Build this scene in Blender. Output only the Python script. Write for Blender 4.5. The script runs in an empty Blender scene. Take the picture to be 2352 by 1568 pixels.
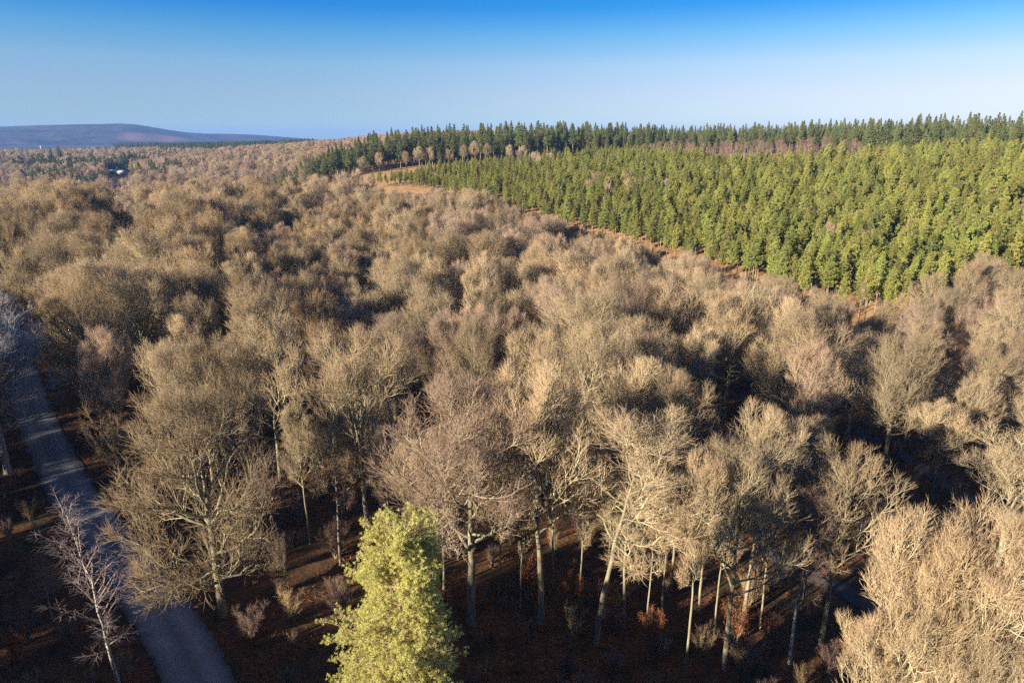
import bpy, math, random
import numpy as np

# ------------------------------------------------------------------ camera, light, exposure
C = bpy.context.scene
EYE = 45.0
PITCH = math.radians(16.5)          # the drone looks this far below the horizon
FOC = 1568.0                        # focal length in 2352-wide picture units (24 mm on 36 mm)
cam_d = bpy.data.cameras.new("camera")
cam = bpy.data.objects.new("camera", cam_d)
C.collection.objects.link(cam)
cam.location = (0, 0, EYE)
cam.rotation_euler = (math.pi / 2 - PITCH, 0, 0)
cam_d.lens = 24
cam_d.sensor_width = 36
cam_d.clip_start = 0.5
cam_d.clip_end = 40000
C.camera = cam

SUN_EL = math.radians(17.0)
SUN_DIR = np.array([-0.80, -0.60, 0.0])     # horizontal direction towards the sun: behind and left of the viewer
SUN_AZ = math.atan2(SUN_DIR[0], SUN_DIR[1])
sun_d = bpy.data.lights.new("sun", 'SUN')
sun_d.energy = 5.0
sun_d.angle = math.radians(0.5)
sun_d.color = (1.0, 0.88, 0.72)
sun = bpy.data.objects.new("sun", sun_d)
C.collection.objects.link(sun)
sun.rotation_euler = (math.pi / 2 - SUN_EL, 0, -SUN_AZ + math.pi)
sun.location = (-60, -40, 120)

world = bpy.data.worlds.new("World")
C.world = world
world.use_nodes = True
wn, wl = world.node_tree.nodes, world.node_tree.links
wn.clear()
w_out = wn.new('ShaderNodeOutputWorld')
w_bg = wn.new('ShaderNodeBackground')
w_bg.inputs['Strength'].default_value = 0.12
w_sky = wn.new('ShaderNodeTexSky')
w_sky.sky_type = 'NISHITA'
w_sky.sun_disc = False
w_sky.sun_elevation = SUN_EL
w_sky.sun_rotation = SUN_AZ
w_sky.altitude = 100
w_sky.air_density = 1.0
w_sky.dust_density = 0.3
w_sky.ozone_density = 2.0
w_tc = wn.new('ShaderNodeTexCoord')
w_sep = wn.new('ShaderNodeSeparateXYZ')
w_mul = wn.new('ShaderNodeMath'); w_mul.operation = 'MULTIPLY_ADD'
w_mul.inputs[1].default_value = 3.0
w_mul.inputs[2].default_value = 0.02
w_cmb = wn.new('ShaderNodeCombineXYZ')
w_nrm = wn.new('ShaderNodeVectorMath'); w_nrm.operation = 'NORMALIZE'
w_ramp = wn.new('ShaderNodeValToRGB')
w_mix = wn.new('ShaderNodeMix'); w_mix.data_type = 'RGBA'; w_mix.blend_type = 'MULTIPLY'
w_mix.inputs['Factor'].default_value = 1.0
wl.new(w_tc.outputs['Generated'], w_sep.inputs[0])
wl.new(w_sep.outputs['X'], w_cmb.inputs['X'])
wl.new(w_sep.outputs['Y'], w_cmb.inputs['Y'])
wl.new(w_sep.outputs['Z'], w_mul.inputs[0])
wl.new(w_mul.outputs[0], w_cmb.inputs['Z'])
wl.new(w_cmb.outputs[0], w_nrm.inputs[0])
wl.new(w_nrm.outputs[0], w_sky.inputs['Vector'])
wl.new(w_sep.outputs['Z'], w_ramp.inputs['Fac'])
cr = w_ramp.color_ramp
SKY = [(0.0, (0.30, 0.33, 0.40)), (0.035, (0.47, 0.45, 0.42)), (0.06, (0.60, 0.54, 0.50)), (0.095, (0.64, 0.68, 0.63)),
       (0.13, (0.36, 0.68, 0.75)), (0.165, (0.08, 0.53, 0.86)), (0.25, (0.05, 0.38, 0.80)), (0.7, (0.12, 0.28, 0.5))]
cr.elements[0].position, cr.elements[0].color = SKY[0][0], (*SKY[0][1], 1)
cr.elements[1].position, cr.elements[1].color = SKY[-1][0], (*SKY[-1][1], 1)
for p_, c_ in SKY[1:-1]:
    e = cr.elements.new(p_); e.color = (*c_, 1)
wl.new(w_sky.outputs['Color'], w_mix.inputs['A'])
w_lat = wn.new('ShaderNodeValToRGB')                      # the sky opposite the sun is paler than the sky beside it
w_lat.color_ramp.elements[0].position = 0.35; w_lat.color_ramp.elements[0].color = (0.95, 0.98, 1.0, 1)
w_lat.color_ramp.elements[1].position = 0.85; w_lat.color_ramp.elements[1].color = (1.5, 1.12, 0.98, 1)
w_xm = wn.new('ShaderNodeMath'); w_xm.operation = 'MULTIPLY_ADD'; w_xm.inputs[1].default_value = 0.6; w_xm.inputs[2].default_value = 0.5
w_mx2 = wn.new('ShaderNodeMix'); w_mx2.data_type = 'RGBA'; w_mx2.blend_type = 'MULTIPLY'; w_mx2.inputs['Factor'].default_value = 1.0
wl.new(w_sep.outputs['X'], w_xm.inputs[0]); wl.new(w_xm.outputs[0], w_lat.inputs['Fac'])
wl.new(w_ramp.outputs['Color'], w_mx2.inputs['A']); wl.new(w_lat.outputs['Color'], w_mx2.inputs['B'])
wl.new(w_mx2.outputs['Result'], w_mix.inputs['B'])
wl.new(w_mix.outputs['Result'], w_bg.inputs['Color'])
wl.new(w_bg.outputs[0], w_out.inputs['Surface'])

C.view_settings.view_transform = 'Standard'
C.view_settings.look = 'None'
C.view_settings.gamma = 1
C.view_settings.exposure = 1.45
C.cycles.max_bounces = 4
C.cycles.diffuse_bounces = 2
C.cycles.glossy_bounces = 1
C.cycles.transmission_bounces = 2
C.cycles.transparent_max_bounces = 4
C.cycles.volume_bounces = 0
C.cycles.use_denoising = False
C.cycles.use_adaptive_sampling = False
C.cycles.filter_width = 1.5

rng = np.random.default_rng(11)
random.seed(5)

# ------------------------------------------------------------------ helpers
def elev(Y):
    return -PITCH + math.atan((784 - Y) / FOC)

def ray(X, Y):
    a, v = (X - 1176) / FOC, (784 - Y) / FOC
    d = np.array([a, math.cos(PITCH) + math.sin(PITCH) * v, -math.sin(PITCH) + math.cos(PITCH) * v])
    return d / math.hypot(d[0], d[1])          # per metre of ground distance

def az_of(X):                                   # azimuth of a picture column, read at the horizon
    return math.atan((X - 1176) / FOC * math.cos(PITCH))

def col_of(x, y):                               # picture column (at the horizon) of a ground point
    return 1176 + np.tan(np.arctan2(x, np.maximum(y, 1e-3))) * FOC / math.cos(PITCH)

def project(x, y, z):
    cy, sy = math.cos(PITCH), math.sin(PITCH)
    zz = np.asarray(z) - EYE
    depth = y * cy - zz * sy
    up = y * sy + zz * cy
    depth = np.where(depth < 0.1, 0.1, depth)
    return 1176 + x / depth * FOC, 784 - up / depth * FOC, depth

# --- the lie of the land: ground height by bearing and distance
COLS = {
    -900: [(0, 0), (80, 0), (200, 2), (300, 6), (450, 0), (700, -20), (1500, -15), (4000, -10), (12000, 0)],
    0: [(0, 0), (80, 0), (200, 5), (270, 9), (360, 3), (600, -22), (1200, -12), (1700, 8), (2600, 5), (12000, 0)],
    300: [(0, 0), (80, 0), (200, 5), (280, 8.5), (380, 2), (600, -20), (900, -5), (1500, 5), (2500, 10), (12000, 0)],
    500: [(0, 0), (80, 0), (200, 4), (290, 7), (400, 2), (600, -6), (900, 10), (1300, 15), (2500, 12), (12000, 0)],
    700: [(0, 0), (80, 0), (200, 3), (300, 6), (430, 15), (500, 17), (700, 13), (1000, 19), (1500, 19), (2500, 10), (12000, 0)],
    900: [(0, 0), (80, 0), (200, 1), (300, 6), (340, 13), (385, 23), (450, 24), (520, 25), (650, 30), (1000, 36), (2000, 30), (12000, 0)],
    1050: [(0, 0), (80, 0), (200, 0), (285, 5), (312, 12), (335, 20), (400, 24), (470, 26), (520, 27), (650, 32), (1000, 36), (2000, 30), (12000, 0)],
    1250: [(0, 0), (80, 0), (200, -3), (265, 0), (290, 12), (380, 19), (470, 27), (560, 31), (650, 35), (900, 38), (2000, 30), (12000, 0)],
    1480: [(0, 0), (80, 0), (190, -4), (228, -2), (252, 8), (300, 13), (480, 30), (560, 29), (650, 34), (900, 38), (2000, 30), (12000, 0)],
    1850: [(0, 0), (80, 0), (140, -3), (190, -3), (210, 0), (300, 13), (430, 27), (480, 30), (620, 37), (900, 40), (2000, 30), (12000, 0)],
    2100: [(0, 0), (80, 0), (140, -2), (185, -1), (300, 16), (420, 28.5), (600, 36), (900, 40), (2000, 30), (12000, 0)],
    2352: [(0, 0), (80, 0), (170, 0), (225, 4), (300, 16), (380, 27), (430, 30), (480, 33), (600, 38), (900, 42), (2000, 30), (12000, 0)],
    3400: [(0, 0), (80, 0), (170, 0), (225, 4), (300, 16), (380, 27), (480, 33), (600, 38), (900, 42), (2000, 30), (12000, 0)],
}
S_GRID = np.linspace(0, 1, 700)
D_GRID = 12000 * S_GRID ** 2.6
AZ_GRID = np.linspace(az_of(-900), az_of(3400), 160)
_caz = np.array([az_of(k) for k in COLS])
_prof = np.array([np.interp(D_GRID, [p[0] for p in v], [p[1] for p in v]) for v in COLS.values()])
TAB = np.array([np.interp(AZ_GRID, _caz, _prof[:, j]) for j in range(len(D_GRID))]).T
for _ in range(4):
    p = np.pad(TAB, ((4, 4), (0, 0)), mode='edge')
    TAB = sum(p[i:i + TAB.shape[0]] for i in range(9)) / 9
    p = np.pad(TAB, ((0, 0), (4, 4)), mode='edge')
    TAB = sum(p[:, i:i + TAB.shape[1]] for i in range(9)) / 9

def T(x, y):
    x, y = np.asarray(x, float), np.asarray(y, float)
    az, d = np.arctan2(x, y), np.hypot(x, y)
    a = np.clip((az - AZ_GRID[0]) / (AZ_GRID[-1] - AZ_GRID[0]), 0, 0.99999) * (len(AZ_GRID) - 1)
    s = np.clip((d / 12000) ** (1 / 2.6), 0, 0.99999) * (len(S_GRID) - 1)
    i, j = a.astype(int), s.astype(int)
    fa, fs = a - i, s - j
    z = (TAB[i, j] * (1 - fa) * (1 - fs) + TAB[i + 1, j] * fa * (1 - fs) + TAB[i, j + 1] * (1 - fa) * fs + TAB[i + 1, j + 1] * fa * fs)
    return z + 0.35 * np.sin(x * 0.11 + 1.3) * np.sin(y * 0.09) * np.clip(d / 60 - 0.5, 0, 1)

def ground_hit(X, Y):
    r = ray(X, Y)
    prev = 10.0
    for d in np.geomspace(12, 9000, 1500):
        if EYE + r[2] * d < T(r[0] * d, r[1] * d):
            break
        prev = d
    return r[0] * d, r[1] * d, d

def top_hit(X, Y, h):                           # where a tree of height h must stand for its tip to show at X, Y
    r = ray(X, Y)
    for d in np.geomspace(12, 900, 900):
        if EYE + r[2] * d < T(r[0] * d, r[1] * d) + h:
            break
    return r[0] * d, r[1] * d, d

def new_mesh(name, V, faces, attrs=None, smooth=False):
    """faces: list of int arrays (n, k)."""
    me = bpy.data.meshes.new(name)
    V = np.asarray(V, np.float32)
    me.vertices.add(len(V)); me.vertices.foreach_set('co', V.ravel())
    loops = np.concatenate([f.ravel() for f in faces]).astype(np.int32)
    tot = np.concatenate([np.full(len(f), f.shape[1], np.int32) for f in faces])
    start = np.concatenate([[0], np.cumsum(tot)[:-1]]).astype(np.int32)
    me.loops.add(len(loops)); me.loops.foreach_set('vertex_index', loops)
    me.polygons.add(len(tot)); me.polygons.foreach_set('loop_start', start); me.polygons.foreach_set('loop_total', tot)
    if smooth:
        me.polygons.foreach_set('use_smooth', np.ones(len(tot), bool))
    for k, a in (attrs or {}).items():
        at = me.attributes.new(k, 'FLOAT', 'POINT'); at.data.foreach_set('value', np.asarray(a, np.float32))
    me.update(calc_edges=True)
    return me

def obj(name, me, mat, parent=None):
    o = bpy.data.objects.new(name, me)
    C.collection.objects.link(o)
    if mat is not None and not me.materials:
        me.materials.append(mat)
    if parent:
        o.parent = parent
    return o

def tag(o, label=None, cat=None, group=None, kind=None):
    if label: o['label'] = label
    if cat: o['category'] = cat
    if group: o['group'] = group
    if kind: o['kind'] = kind
    return o

def unit(v):
    return v / np.maximum(np.linalg.norm(v, axis=-1, keepdims=True), 1e-9)

def basis(t):
    ref = np.where(np.abs(t[..., 2:3]) > 0.8, np.array([1.0, 0, 0]), np.array([0, 0, 1.0]))
    u = unit(np.cross(t, ref)); v = np.cross(t, u)
    return u, v

class MB:
    """Collects shapes into one mesh."""
    def __init__(s):
        s.V, s.F, s.A, s.n = [], {3: [], 4: []}, [], 0
    def tubes(s, P, R, S, tip):
        N, K, _ = P.shape
        mean = unit(P[:, -1] - P[:, 0])
        u0, _ = basis(mean)
        t = np.gradient(P, axis=1); t = unit(t)
        u = unit(u0[:, None] - t * np.sum(u0[:, None] * t, -1, keepdims=True)); v = np.cross(t, u)
        ang = np.arange(S) * 2 * math.pi / S
        ring = P[:, :, None] + R[:, :, None, None] * (np.cos(ang)[:, None] * u[:, :, None] + np.sin(ang)[:, None] * v[:, :, None])
        idx = s.n + np.arange(N * K * S).reshape(N, K, S)
        a, b = idx[:, :-1], idx[:, 1:]
        q = np.stack([a, np.roll(a, -1, 2), np.roll(b, -1, 2), b], -1).reshape(-1, 4)
        s.V.append(ring.reshape(-1, 3)); s.F[4].append(q)
        s.A.append(np.broadcast_to(np.asarray(tip, float).reshape(-1, 1, 1) if np.ndim(tip) == 1 else np.float64(tip), (N, K, S)).ravel())
        s.n += N * K * S
    def spikes(s, P, D, L, W, tip):
        """thin three-sided twigs"""
        N = len(P)
        D = unit(D); u, v = basis(D)
        ph = rng.uniform(0, 6.28, N)[:, None]
        pts = [P + W[:, None] * (np.cos(ph + k * 2.094) * u + np.sin(ph + k * 2.094) * v) for k in range(3)] + [P + D * L[:, None]]
        idx = s.n + np.arange(N * 4).reshape(N, 4)
        s.V.append(np.stack(pts, 1).reshape(-1, 3))
        for k in range(3):
            s.F[3].append(np.stack([idx[:, k], idx[:, (k + 1) % 3], idx[:, 3]], -1))
        s.A.append(np.full(N * 4, tip)); s.n += N * 4
    def blades(s, P, D, L, W, tip):
        """needle sprays: slim kite faces"""
        N = len(P)
        D = unit(D); u, v = basis(D)
        ph = rng.uniform(0, 6.28, N)[:, None]
        w = (np.cos(ph) * u + np.sin(ph) * v) * W[:, None]
        pts = [P, P + D * (L * 0.55)[:, None] + w, P + D * L[:, None], P + D * (L * 0.55)[:, None] - w]
        idx = s.n + np.arange(N * 4).reshape(N, 4)
        s.V.append(np.stack(pts, 1).reshape(-1, 3)); s.F[4].append(idx)
        s.A.append(np.broadcast_to(np.asarray(tip, float).reshape(-1, 1) if np.ndim(tip) else np.float64(tip), (N, 4)).ravel()); s.n += N * 4
    def box(s, lo, hi):
        x0, y0, z0 = lo; x1, y1, z1 = hi
        s.poly([(x0, y0, z0), (x1, y0, z0), (x1, y1, z0), (x0, y1, z0), (x0, y0, z1), (x1, y0, z1), (x1, y1, z1), (x0, y1, z1)],
               [(0, 3, 2, 1), (4, 5, 6, 7), (0, 1, 5, 4), (1, 2, 6, 5), (2, 3, 7, 6), (3, 0, 4, 7)])
    def poly(s, V, Q):
        s.V.append(np.array(V, float)); s.F[len(Q[0])].append(np.array(Q) + s.n); s.A.append(np.zeros(len(V))); s.n += len(V)
    def mesh(s, name, smooth=False):
        return new_mesh(name, np.concatenate(s.V), [np.concatenate(f) for f in s.F.values() if f], {'tip': np.concatenate(s.A)}, smooth)

# ------------------------------------------------------------------ materials
def mat_base(name, rough=0.9):
    m = bpy.data.materials.new(name); m.use_nodes = True
    n, l = m.node_tree.nodes, m.node_tree.links
    b = n['Principled BSDF']; b.inputs['Roughness'].default_value = rough
    b.inputs['Specular IOR Level'].default_value = 0.15
    return m, n, l, b

def rgb(n, c):
    r = n.new('ShaderNodeRGB'); r.outputs[0].default_value = (*c, 1); return r.outputs[0]

def mix(n, l, f, a, b, mode='MIX'):
    m = n.new('ShaderNodeMix'); m.data_type = 'RGBA'; m.blend_type = mode
    for sock, val in (('Factor', f), ('A', a), ('B', b)):
        s = m.inputs[sock]
        if hasattr(val, 'is_output'): l.new(val, s)
        elif isinstance(val, tuple): s.default_value = (*val, 1)
        else: s.default_value = val
    return m.outputs['Result']

def noise(n, l, scale, detail=3, coord='Object', rough=0.6):
    tc = n.new('ShaderNodeTexCoord'); t = n.new('ShaderNodeTexNoise')
    t.inputs['Scale'].default_value = scale; t.inputs['Detail'].default_value = detail; t.inputs['Roughness'].default_value = rough
    l.new(tc.outputs[coord], t.inputs['Vector'])
    return t.outputs['Fac']

def ramp(n, l, fac, stops):
    r = n.new('ShaderNodeValToRGB'); c = r.color_ramp
    c.elements[0].position, c.elements[0].color = stops[0][0], (*stops[0][1], 1)
    c.elements[1].position, c.elements[1].color = stops[-1][0], (*stops[-1][1], 1)
    for p, col in stops[1:-1]:
        e = c.elements.new(p); e.color = (*col, 1)
    l.new(fac, r.inputs['Fac'])
    return r.outputs['Color']

def attr(n, name):
    a = n.new('ShaderNodeAttribute'); a.attribute_name = name
    return a.outputs['Fac']

def rand_obj(n):
    return n.new('ShaderNodeObjectInfo').outputs['Random']

def twig_material(name, bark, lichen, tip_a, tip_b):
    m, n, l, b = mat_base(name)
    r = rand_obj(n)
    tips = mix(n, l, r, tip_a, tip_b)
    inner = mix(n, l, noise(n, l, 0.9, 4), bark, lichen)
    t = ramp(n, l, attr(n, 'tip'), [(0.15, (0, 0, 0)), (0.9, (1, 1, 1))])
    c = mix(n, l, t, inner, tips)
    hv = n.new('ShaderNodeHueSaturation')
    mr = n.new('ShaderNodeMapRange'); mr.inputs['To Min'].default_value = 0.68; mr.inputs['To Max'].default_value = 1.2
    w = n.new('ShaderNodeTexWhiteNoise'); w.noise_dimensions = '1D'; l.new(r, w.inputs['W'])
    l.new(w.outputs['Value'], mr.inputs['Value']); l.new(mr.outputs[0], hv.inputs['Value'])
    l.new(c, hv.inputs['Color']); l.new(hv.outputs[0], b.inputs['Base Color'])
    return m

M = {}
M['twig'] = twig_material('bare_branches', (0.40, 0.34, 0.21), (0.51, 0.46, 0.275), (0.44, 0.31, 0.18), (0.385, 0.295, 0.18))
M['twig_pink'] = twig_material('pinkish_branches', (0.38, 0.315, 0.215), (0.47, 0.41, 0.27), (0.42, 0.28, 0.19), (0.37, 0.265, 0.185))
M['twig_red'] = twig_material('birch_branches', (0.30, 0.22, 0.15), (0.34, 0.28, 0.2), (0.30, 0.19, 0.14), (0.26, 0.17, 0.13))
M['twig_grey'] = twig_material('grey_branches', (0.44, 0.42, 0.40), (0.54, 0.52, 0.49), (0.36, 0.34, 0.33), (0.38, 0.36, 0.35))
M['twig_gold'] = twig_material('golden_branches', (0.34, 0.275, 0.165), (0.42, 0.345, 0.2), (0.41, 0.28, 0.145), (0.375, 0.265, 0.15))
M['twig_birch'] = twig_material('pale_birch_branches', (0.26, 0.21, 0.18), (0.32, 0.27, 0.22), (0.23, 0.17, 0.16), (0.21, 0.16, 0.15))

def bark_material(name, dark, light, scale, stretch=6.0):
    m, n, l, b = mat_base(name)
    tc = n.new('ShaderNodeTexCoord'); mp = n.new('ShaderNodeMapping'); mp.inputs['Scale'].default_value = (1, 1, 1 / stretch)
    t = n.new('ShaderNodeTexNoise'); t.inputs['Scale'].default_value = scale; t.inputs['Detail'].default_value = 5
    l.new(tc.outputs['Object'], mp.inputs[0]); l.new(mp.outputs[0], t.inputs['Vector'])
    c = ramp(n, l, t.outputs['Fac'], [(0.35, dark), (0.62, light)])
    c = mix(n, l, ramp(n, l, noise(n, l, 0.5, 3), [(0.4, (0, 0, 0)), (0.7, (0.6, 0.6, 0.6))]), c, (0.33, 0.34, 0.17))
    l.new(c, b.inputs['Base Color'])
    bp = n.new('ShaderNodeBump'); bp.inputs['Strength'].default_value = 0.5; bp.inputs['Distance'].default_value = 0.03
    l.new(t.outputs['Fac'], bp.inputs['Height']); l.new(bp.outputs[0], b.inputs['Normal'])
    return m
M['bark'] = bark_material('oak_bark', (0.11, 0.09, 0.06), (0.30, 0.25, 0.175), 3.5)
M['bark_birch'] = bark_material('birch_bark', (0.16, 0.14, 0.12), (0.62, 0.58, 0.52), 2.2, 0.35)
M['bark_pine'] = bark_material('pine_bark', (0.22, 0.13, 0.08), (0.42, 0.28, 0.19), 4)
M['bark_grey'] = bark_material('willow_bark', (0.25, 0.24, 0.23), (0.5, 0.48, 0.45), 3)

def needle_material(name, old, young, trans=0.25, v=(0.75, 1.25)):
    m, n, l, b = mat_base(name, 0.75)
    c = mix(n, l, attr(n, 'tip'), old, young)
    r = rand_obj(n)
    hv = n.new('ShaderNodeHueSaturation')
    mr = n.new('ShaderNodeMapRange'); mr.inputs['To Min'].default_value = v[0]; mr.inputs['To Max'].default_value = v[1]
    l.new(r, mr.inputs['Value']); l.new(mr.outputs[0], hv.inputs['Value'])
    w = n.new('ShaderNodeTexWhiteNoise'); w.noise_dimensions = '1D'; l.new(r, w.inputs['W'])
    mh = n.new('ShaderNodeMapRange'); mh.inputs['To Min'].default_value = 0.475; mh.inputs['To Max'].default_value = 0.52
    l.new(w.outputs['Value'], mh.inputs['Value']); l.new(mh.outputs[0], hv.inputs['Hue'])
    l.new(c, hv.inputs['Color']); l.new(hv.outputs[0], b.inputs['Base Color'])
    tr = n.new('ShaderNodeBsdfTranslucent'); l.new(hv.outputs[0], tr.inputs['Color'])
    ms = n.new('ShaderNodeMixShader'); ms.inputs[0].default_value = trans
    l.new(b.outputs[0], ms.inputs[1]); l.new(tr.outputs[0], ms.inputs[2])
    l.new(ms.outputs[0], n['Material Output'].inputs['Surface'])
    return m
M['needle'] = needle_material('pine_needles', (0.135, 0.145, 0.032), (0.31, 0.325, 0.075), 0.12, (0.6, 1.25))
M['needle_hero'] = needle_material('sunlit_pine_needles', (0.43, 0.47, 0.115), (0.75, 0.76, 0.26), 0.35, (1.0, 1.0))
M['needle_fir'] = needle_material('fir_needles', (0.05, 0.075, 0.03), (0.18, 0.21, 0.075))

# ground: leaf litter, bracken clearing, far fields
m, n, l, b = mat_base('woodland_floor', 1.0)
n1 = noise(n, l, 0.35, 6); n2 = noise(n, l, 3.0, 5); n3 = noise(n, l, 0.05, 4)
litter = ramp(n, l, n2, [(0.3, (0.05, 0.028, 0.015)), (0.55, (0.15, 0.072, 0.034)), (0.75, (0.26, 0.135, 0.06))])
litter = mix(n, l, ramp(n, l, n1, [(0.45, (0, 0, 0)), (0.62, (1, 1, 1))]), litter, (0.055, 0.045, 0.022))
brack = ramp(n, l, n2, [(0.3, (0.22, 0.095, 0.035)), (0.7, (0.42, 0.22, 0.10))])
brack = mix(n, l, ramp(n, l, n1, [(0.4, (0, 0, 0)), (0.6, (1, 1, 1))]), brack, (0.45, 0.30, 0.14))
field = ramp(n, l, n3, [(0.35, (0.06, 0.045, 0.03)), (0.5, (0.07, 0.08, 0.035)), (0.65, (0.12, 0.075, 0.045))])
c = mix(n, l, attr(n, 'bracken'), litter, brack)
c = mix(n, l, attr(n, 'field'), c, field)
l.new(c, b.inputs['Base Color'])
bp = n.new('ShaderNodeBump'); bp.inputs['Strength'].default_value = 0.6; bp.inputs['Distance'].default_value = 0.15
l.new(n2, bp.inputs['Height']); l.new(bp.outputs[0], b.inputs['Normal'])
M['ground'] = m

m, n, l, b = mat_base('asphalt', 0.85)
n1 = noise(n, l, 0.6, 5); n2 = noise(n, l, 22, 4)
c = ramp(n, l, n1, [(0.3, (0.21, 0.225, 0.24)), (0.7, (0.29, 0.30, 0.315))])
c = mix(n, l, 0.5, c, ramp(n, l, n2, [(0.3, (0.5, 0.5, 0.5)), (0.7, (1, 1, 1))]), 'MULTIPLY')
# tyre-worn lanes paler than the mossy crown and edges
edge = attr(n, 'across')
wear = ramp(n, l, edge, [(0.0, (0.35, 0.33, 0.28)), (0.12, (0.85, 0.85, 0.85)), (0.28, (1.15, 1.15, 1.15)), (0.5, (0.8, 0.8, 0.8)), (0.72, (1.2, 1.2, 1.2)), (0.88, (0.85, 0.85, 0.85)), (1.0, (0.35, 0.33, 0.28))])
c = mix(n, l, 1.0, c, wear, 'MULTIPLY')
lit_ = ramp(n, l, noise(n, l, 0.9, 7, rough=0.75), [(0.58, (0, 0, 0)), (0.68, (1, 1, 1))])
side = ramp(n, l, edge, [(0.0, (1, 1, 1)), (0.2, (0.45, 0.45, 0.45)), (0.34, (0.06, 0.06, 0.06)), (0.5, (0.5, 0.5, 0.5)), (0.66, (0.06, 0.06, 0.06)), (0.8, (0.45, 0.45, 0.45)), (1.0, (1, 1, 1))])
c = mix(n, l, mix(n, l, 1.0, lit_, side, 'MULTIPLY'), c, (0.10, 0.065, 0.04))
l.new(c, b.inputs['Base Color'])
M['road'] = m
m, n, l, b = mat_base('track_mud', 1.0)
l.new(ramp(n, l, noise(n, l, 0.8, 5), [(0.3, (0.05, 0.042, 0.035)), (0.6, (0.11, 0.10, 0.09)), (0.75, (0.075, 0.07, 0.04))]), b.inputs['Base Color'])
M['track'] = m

m, n, l, b = mat_base('heath', 1.0)
n1 = noise(n, l, 0.0035, 8, rough=0.7); n2 = noise(n, l, 0.010, 6, rough=0.7)
c = ramp(n, l, n1, [(0.40, (0.02, 0.022, 0.018)), (0.5, (0.10, 0.07, 0.05)), (0.58, (0.04, 0.05, 0.03))])
c = mix(n, l, ramp(n, l, n2, [(0.5, (0, 0, 0)), (0.65, (1, 1, 1))]), c, (0.02, 0.025, 0.018))
c = mix(n, l, attr(n, 'patch'), c, (0.22, 0.115, 0.075))
l.new(c, b.inputs['Base Color'])
M['hill'] = m

m, n, l, b = mat_base('bracken_fronds', 1.0)
r = noise(n, l, 0.4, 4)
l.new(ramp(n, l, r, [(0.35, (0.09, 0.065, 0.03)), (0.5, (0.22, 0.09, 0.035)), (0.65, (0.36, 0.14, 0.05))]), b.inputs['Base Color'])
M['bracken'] = m
m, n, l, b = mat_base('white_paint', 0.6); b.inputs['Base Color'].default_value = (0.8, 0.8, 0.78, 1); M['white'] = m
m, n, l, b = mat_base('grey_wall', 0.8); l.new(ramp(n, l, noise(n, l, 0.3), [(0.3, (0.3, 0.28, 0.25)), (0.7, (0.42, 0.4, 0.36))]), b.inputs['Base Color']); M['wall'] = m
m, n, l, b = mat_base('roof_sheet', 0.5); l.new(ramp(n, l, noise(n, l, 0.2), [(0.3, (0.55, 0.54, 0.5)), (0.7, (0.8, 0.79, 0.76))]), b.inputs['Base Color']); M['roof'] = m
m, n, l, b = mat_base('dark_opening', 0.4); b.inputs['Base Color'].default_value = (0.03, 0.035, 0.04, 1); M['dark'] = m

# ------------------------------------------------------------------ regions on the ground
LO_X = [830, 900, 1050, 1250, 1430, 1600, 1850, 2100, 2352, 2800]
LO_D = [395, 385, 335, 290, 258, 236, 203, 188, 222, 250]
HI_X = [830, 900, 1000, 1250, 1450, 1580, 1700, 1830, 1950, 2200, 2352, 2800]
HI_D = [396, 402, 415, 468, 488, 440, 405, 410, 430, 430, 430, 430]
FIR_X = [600, 700, 850, 1250, 1480, 1700, 1850, 2100, 2352, 3000]
FIR_D = [455, 480, 520, 555, 580, 585, 560, 500, 450, 440]
WOOD_X = [-600, 0, 300, 600, 820, 900, 3000]
WOOD_D = [360, 330, 325, 335, 342, 330, 330]

def wood_limit(X):
    return np.where(X > 850, np.minimum(np.interp(X, LO_X, LO_D) - 4, 330), np.interp(X, WOOD_X, WOOD_D))

ROAD_PTS = [(500, 1720), (455, 1568), (397, 1450), (315, 1330), (222, 1200), (165, 1130), (100, 1000), (78, 950), (50, 870), (22, 790), (0, 730)]
ROAD = np.array([ground_hit(*p)[:2] for p in ROAD_PTS])
TRACK_PTS = [(1760, 1265), (1850, 1315), (1950, 1365), (2050, 1420), (2200, 1500), (2400, 1580)]
TRACK = np.array([ground_hit(*p)[:2] for p in TRACK_PTS])
RIDE_PTS = [(1960, 985), (2070, 1045), (2160, 1105), (2250, 1165), (2340, 1230), (2460, 1300)]
RIDE = np.array([ground_hit(*p)[:2] for p in RIDE_PTS])

def smooth_path(P, n):
    P = np.vstack([2 * P[0] - P[1], P, 2 * P[-1] - P[-2]])
    out = []
    for i in range(1, len(P) - 2):
        t = np.linspace(0, 1, n, endpoint=False)[:, None]
        p0, p1, p2, p3 = P[i - 1], P[i], P[i + 1], P[i + 2]
        out.append(0.5 * (2 * p1 + (p2 - p0) * t + (2 * p0 - 5 * p1 + 4 * p2 - p3) * t ** 2 + (3 * p1 - p0 - 3 * p2 + p3) * t ** 3))
    return np.vstack(out + [P[-2:-1]])
ROAD, TRACK, RIDE = smooth_path(ROAD, 12), smooth_path(TRACK, 10), smooth_path(RIDE, 10)

def dist_to(path, x, y):
    return np.min(np.hypot(path[:, 0][None] - np.asarray(x).reshape(-1, 1), path[:, 1][None] - np.asarray(y).reshape(-1, 1)), 1)

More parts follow.
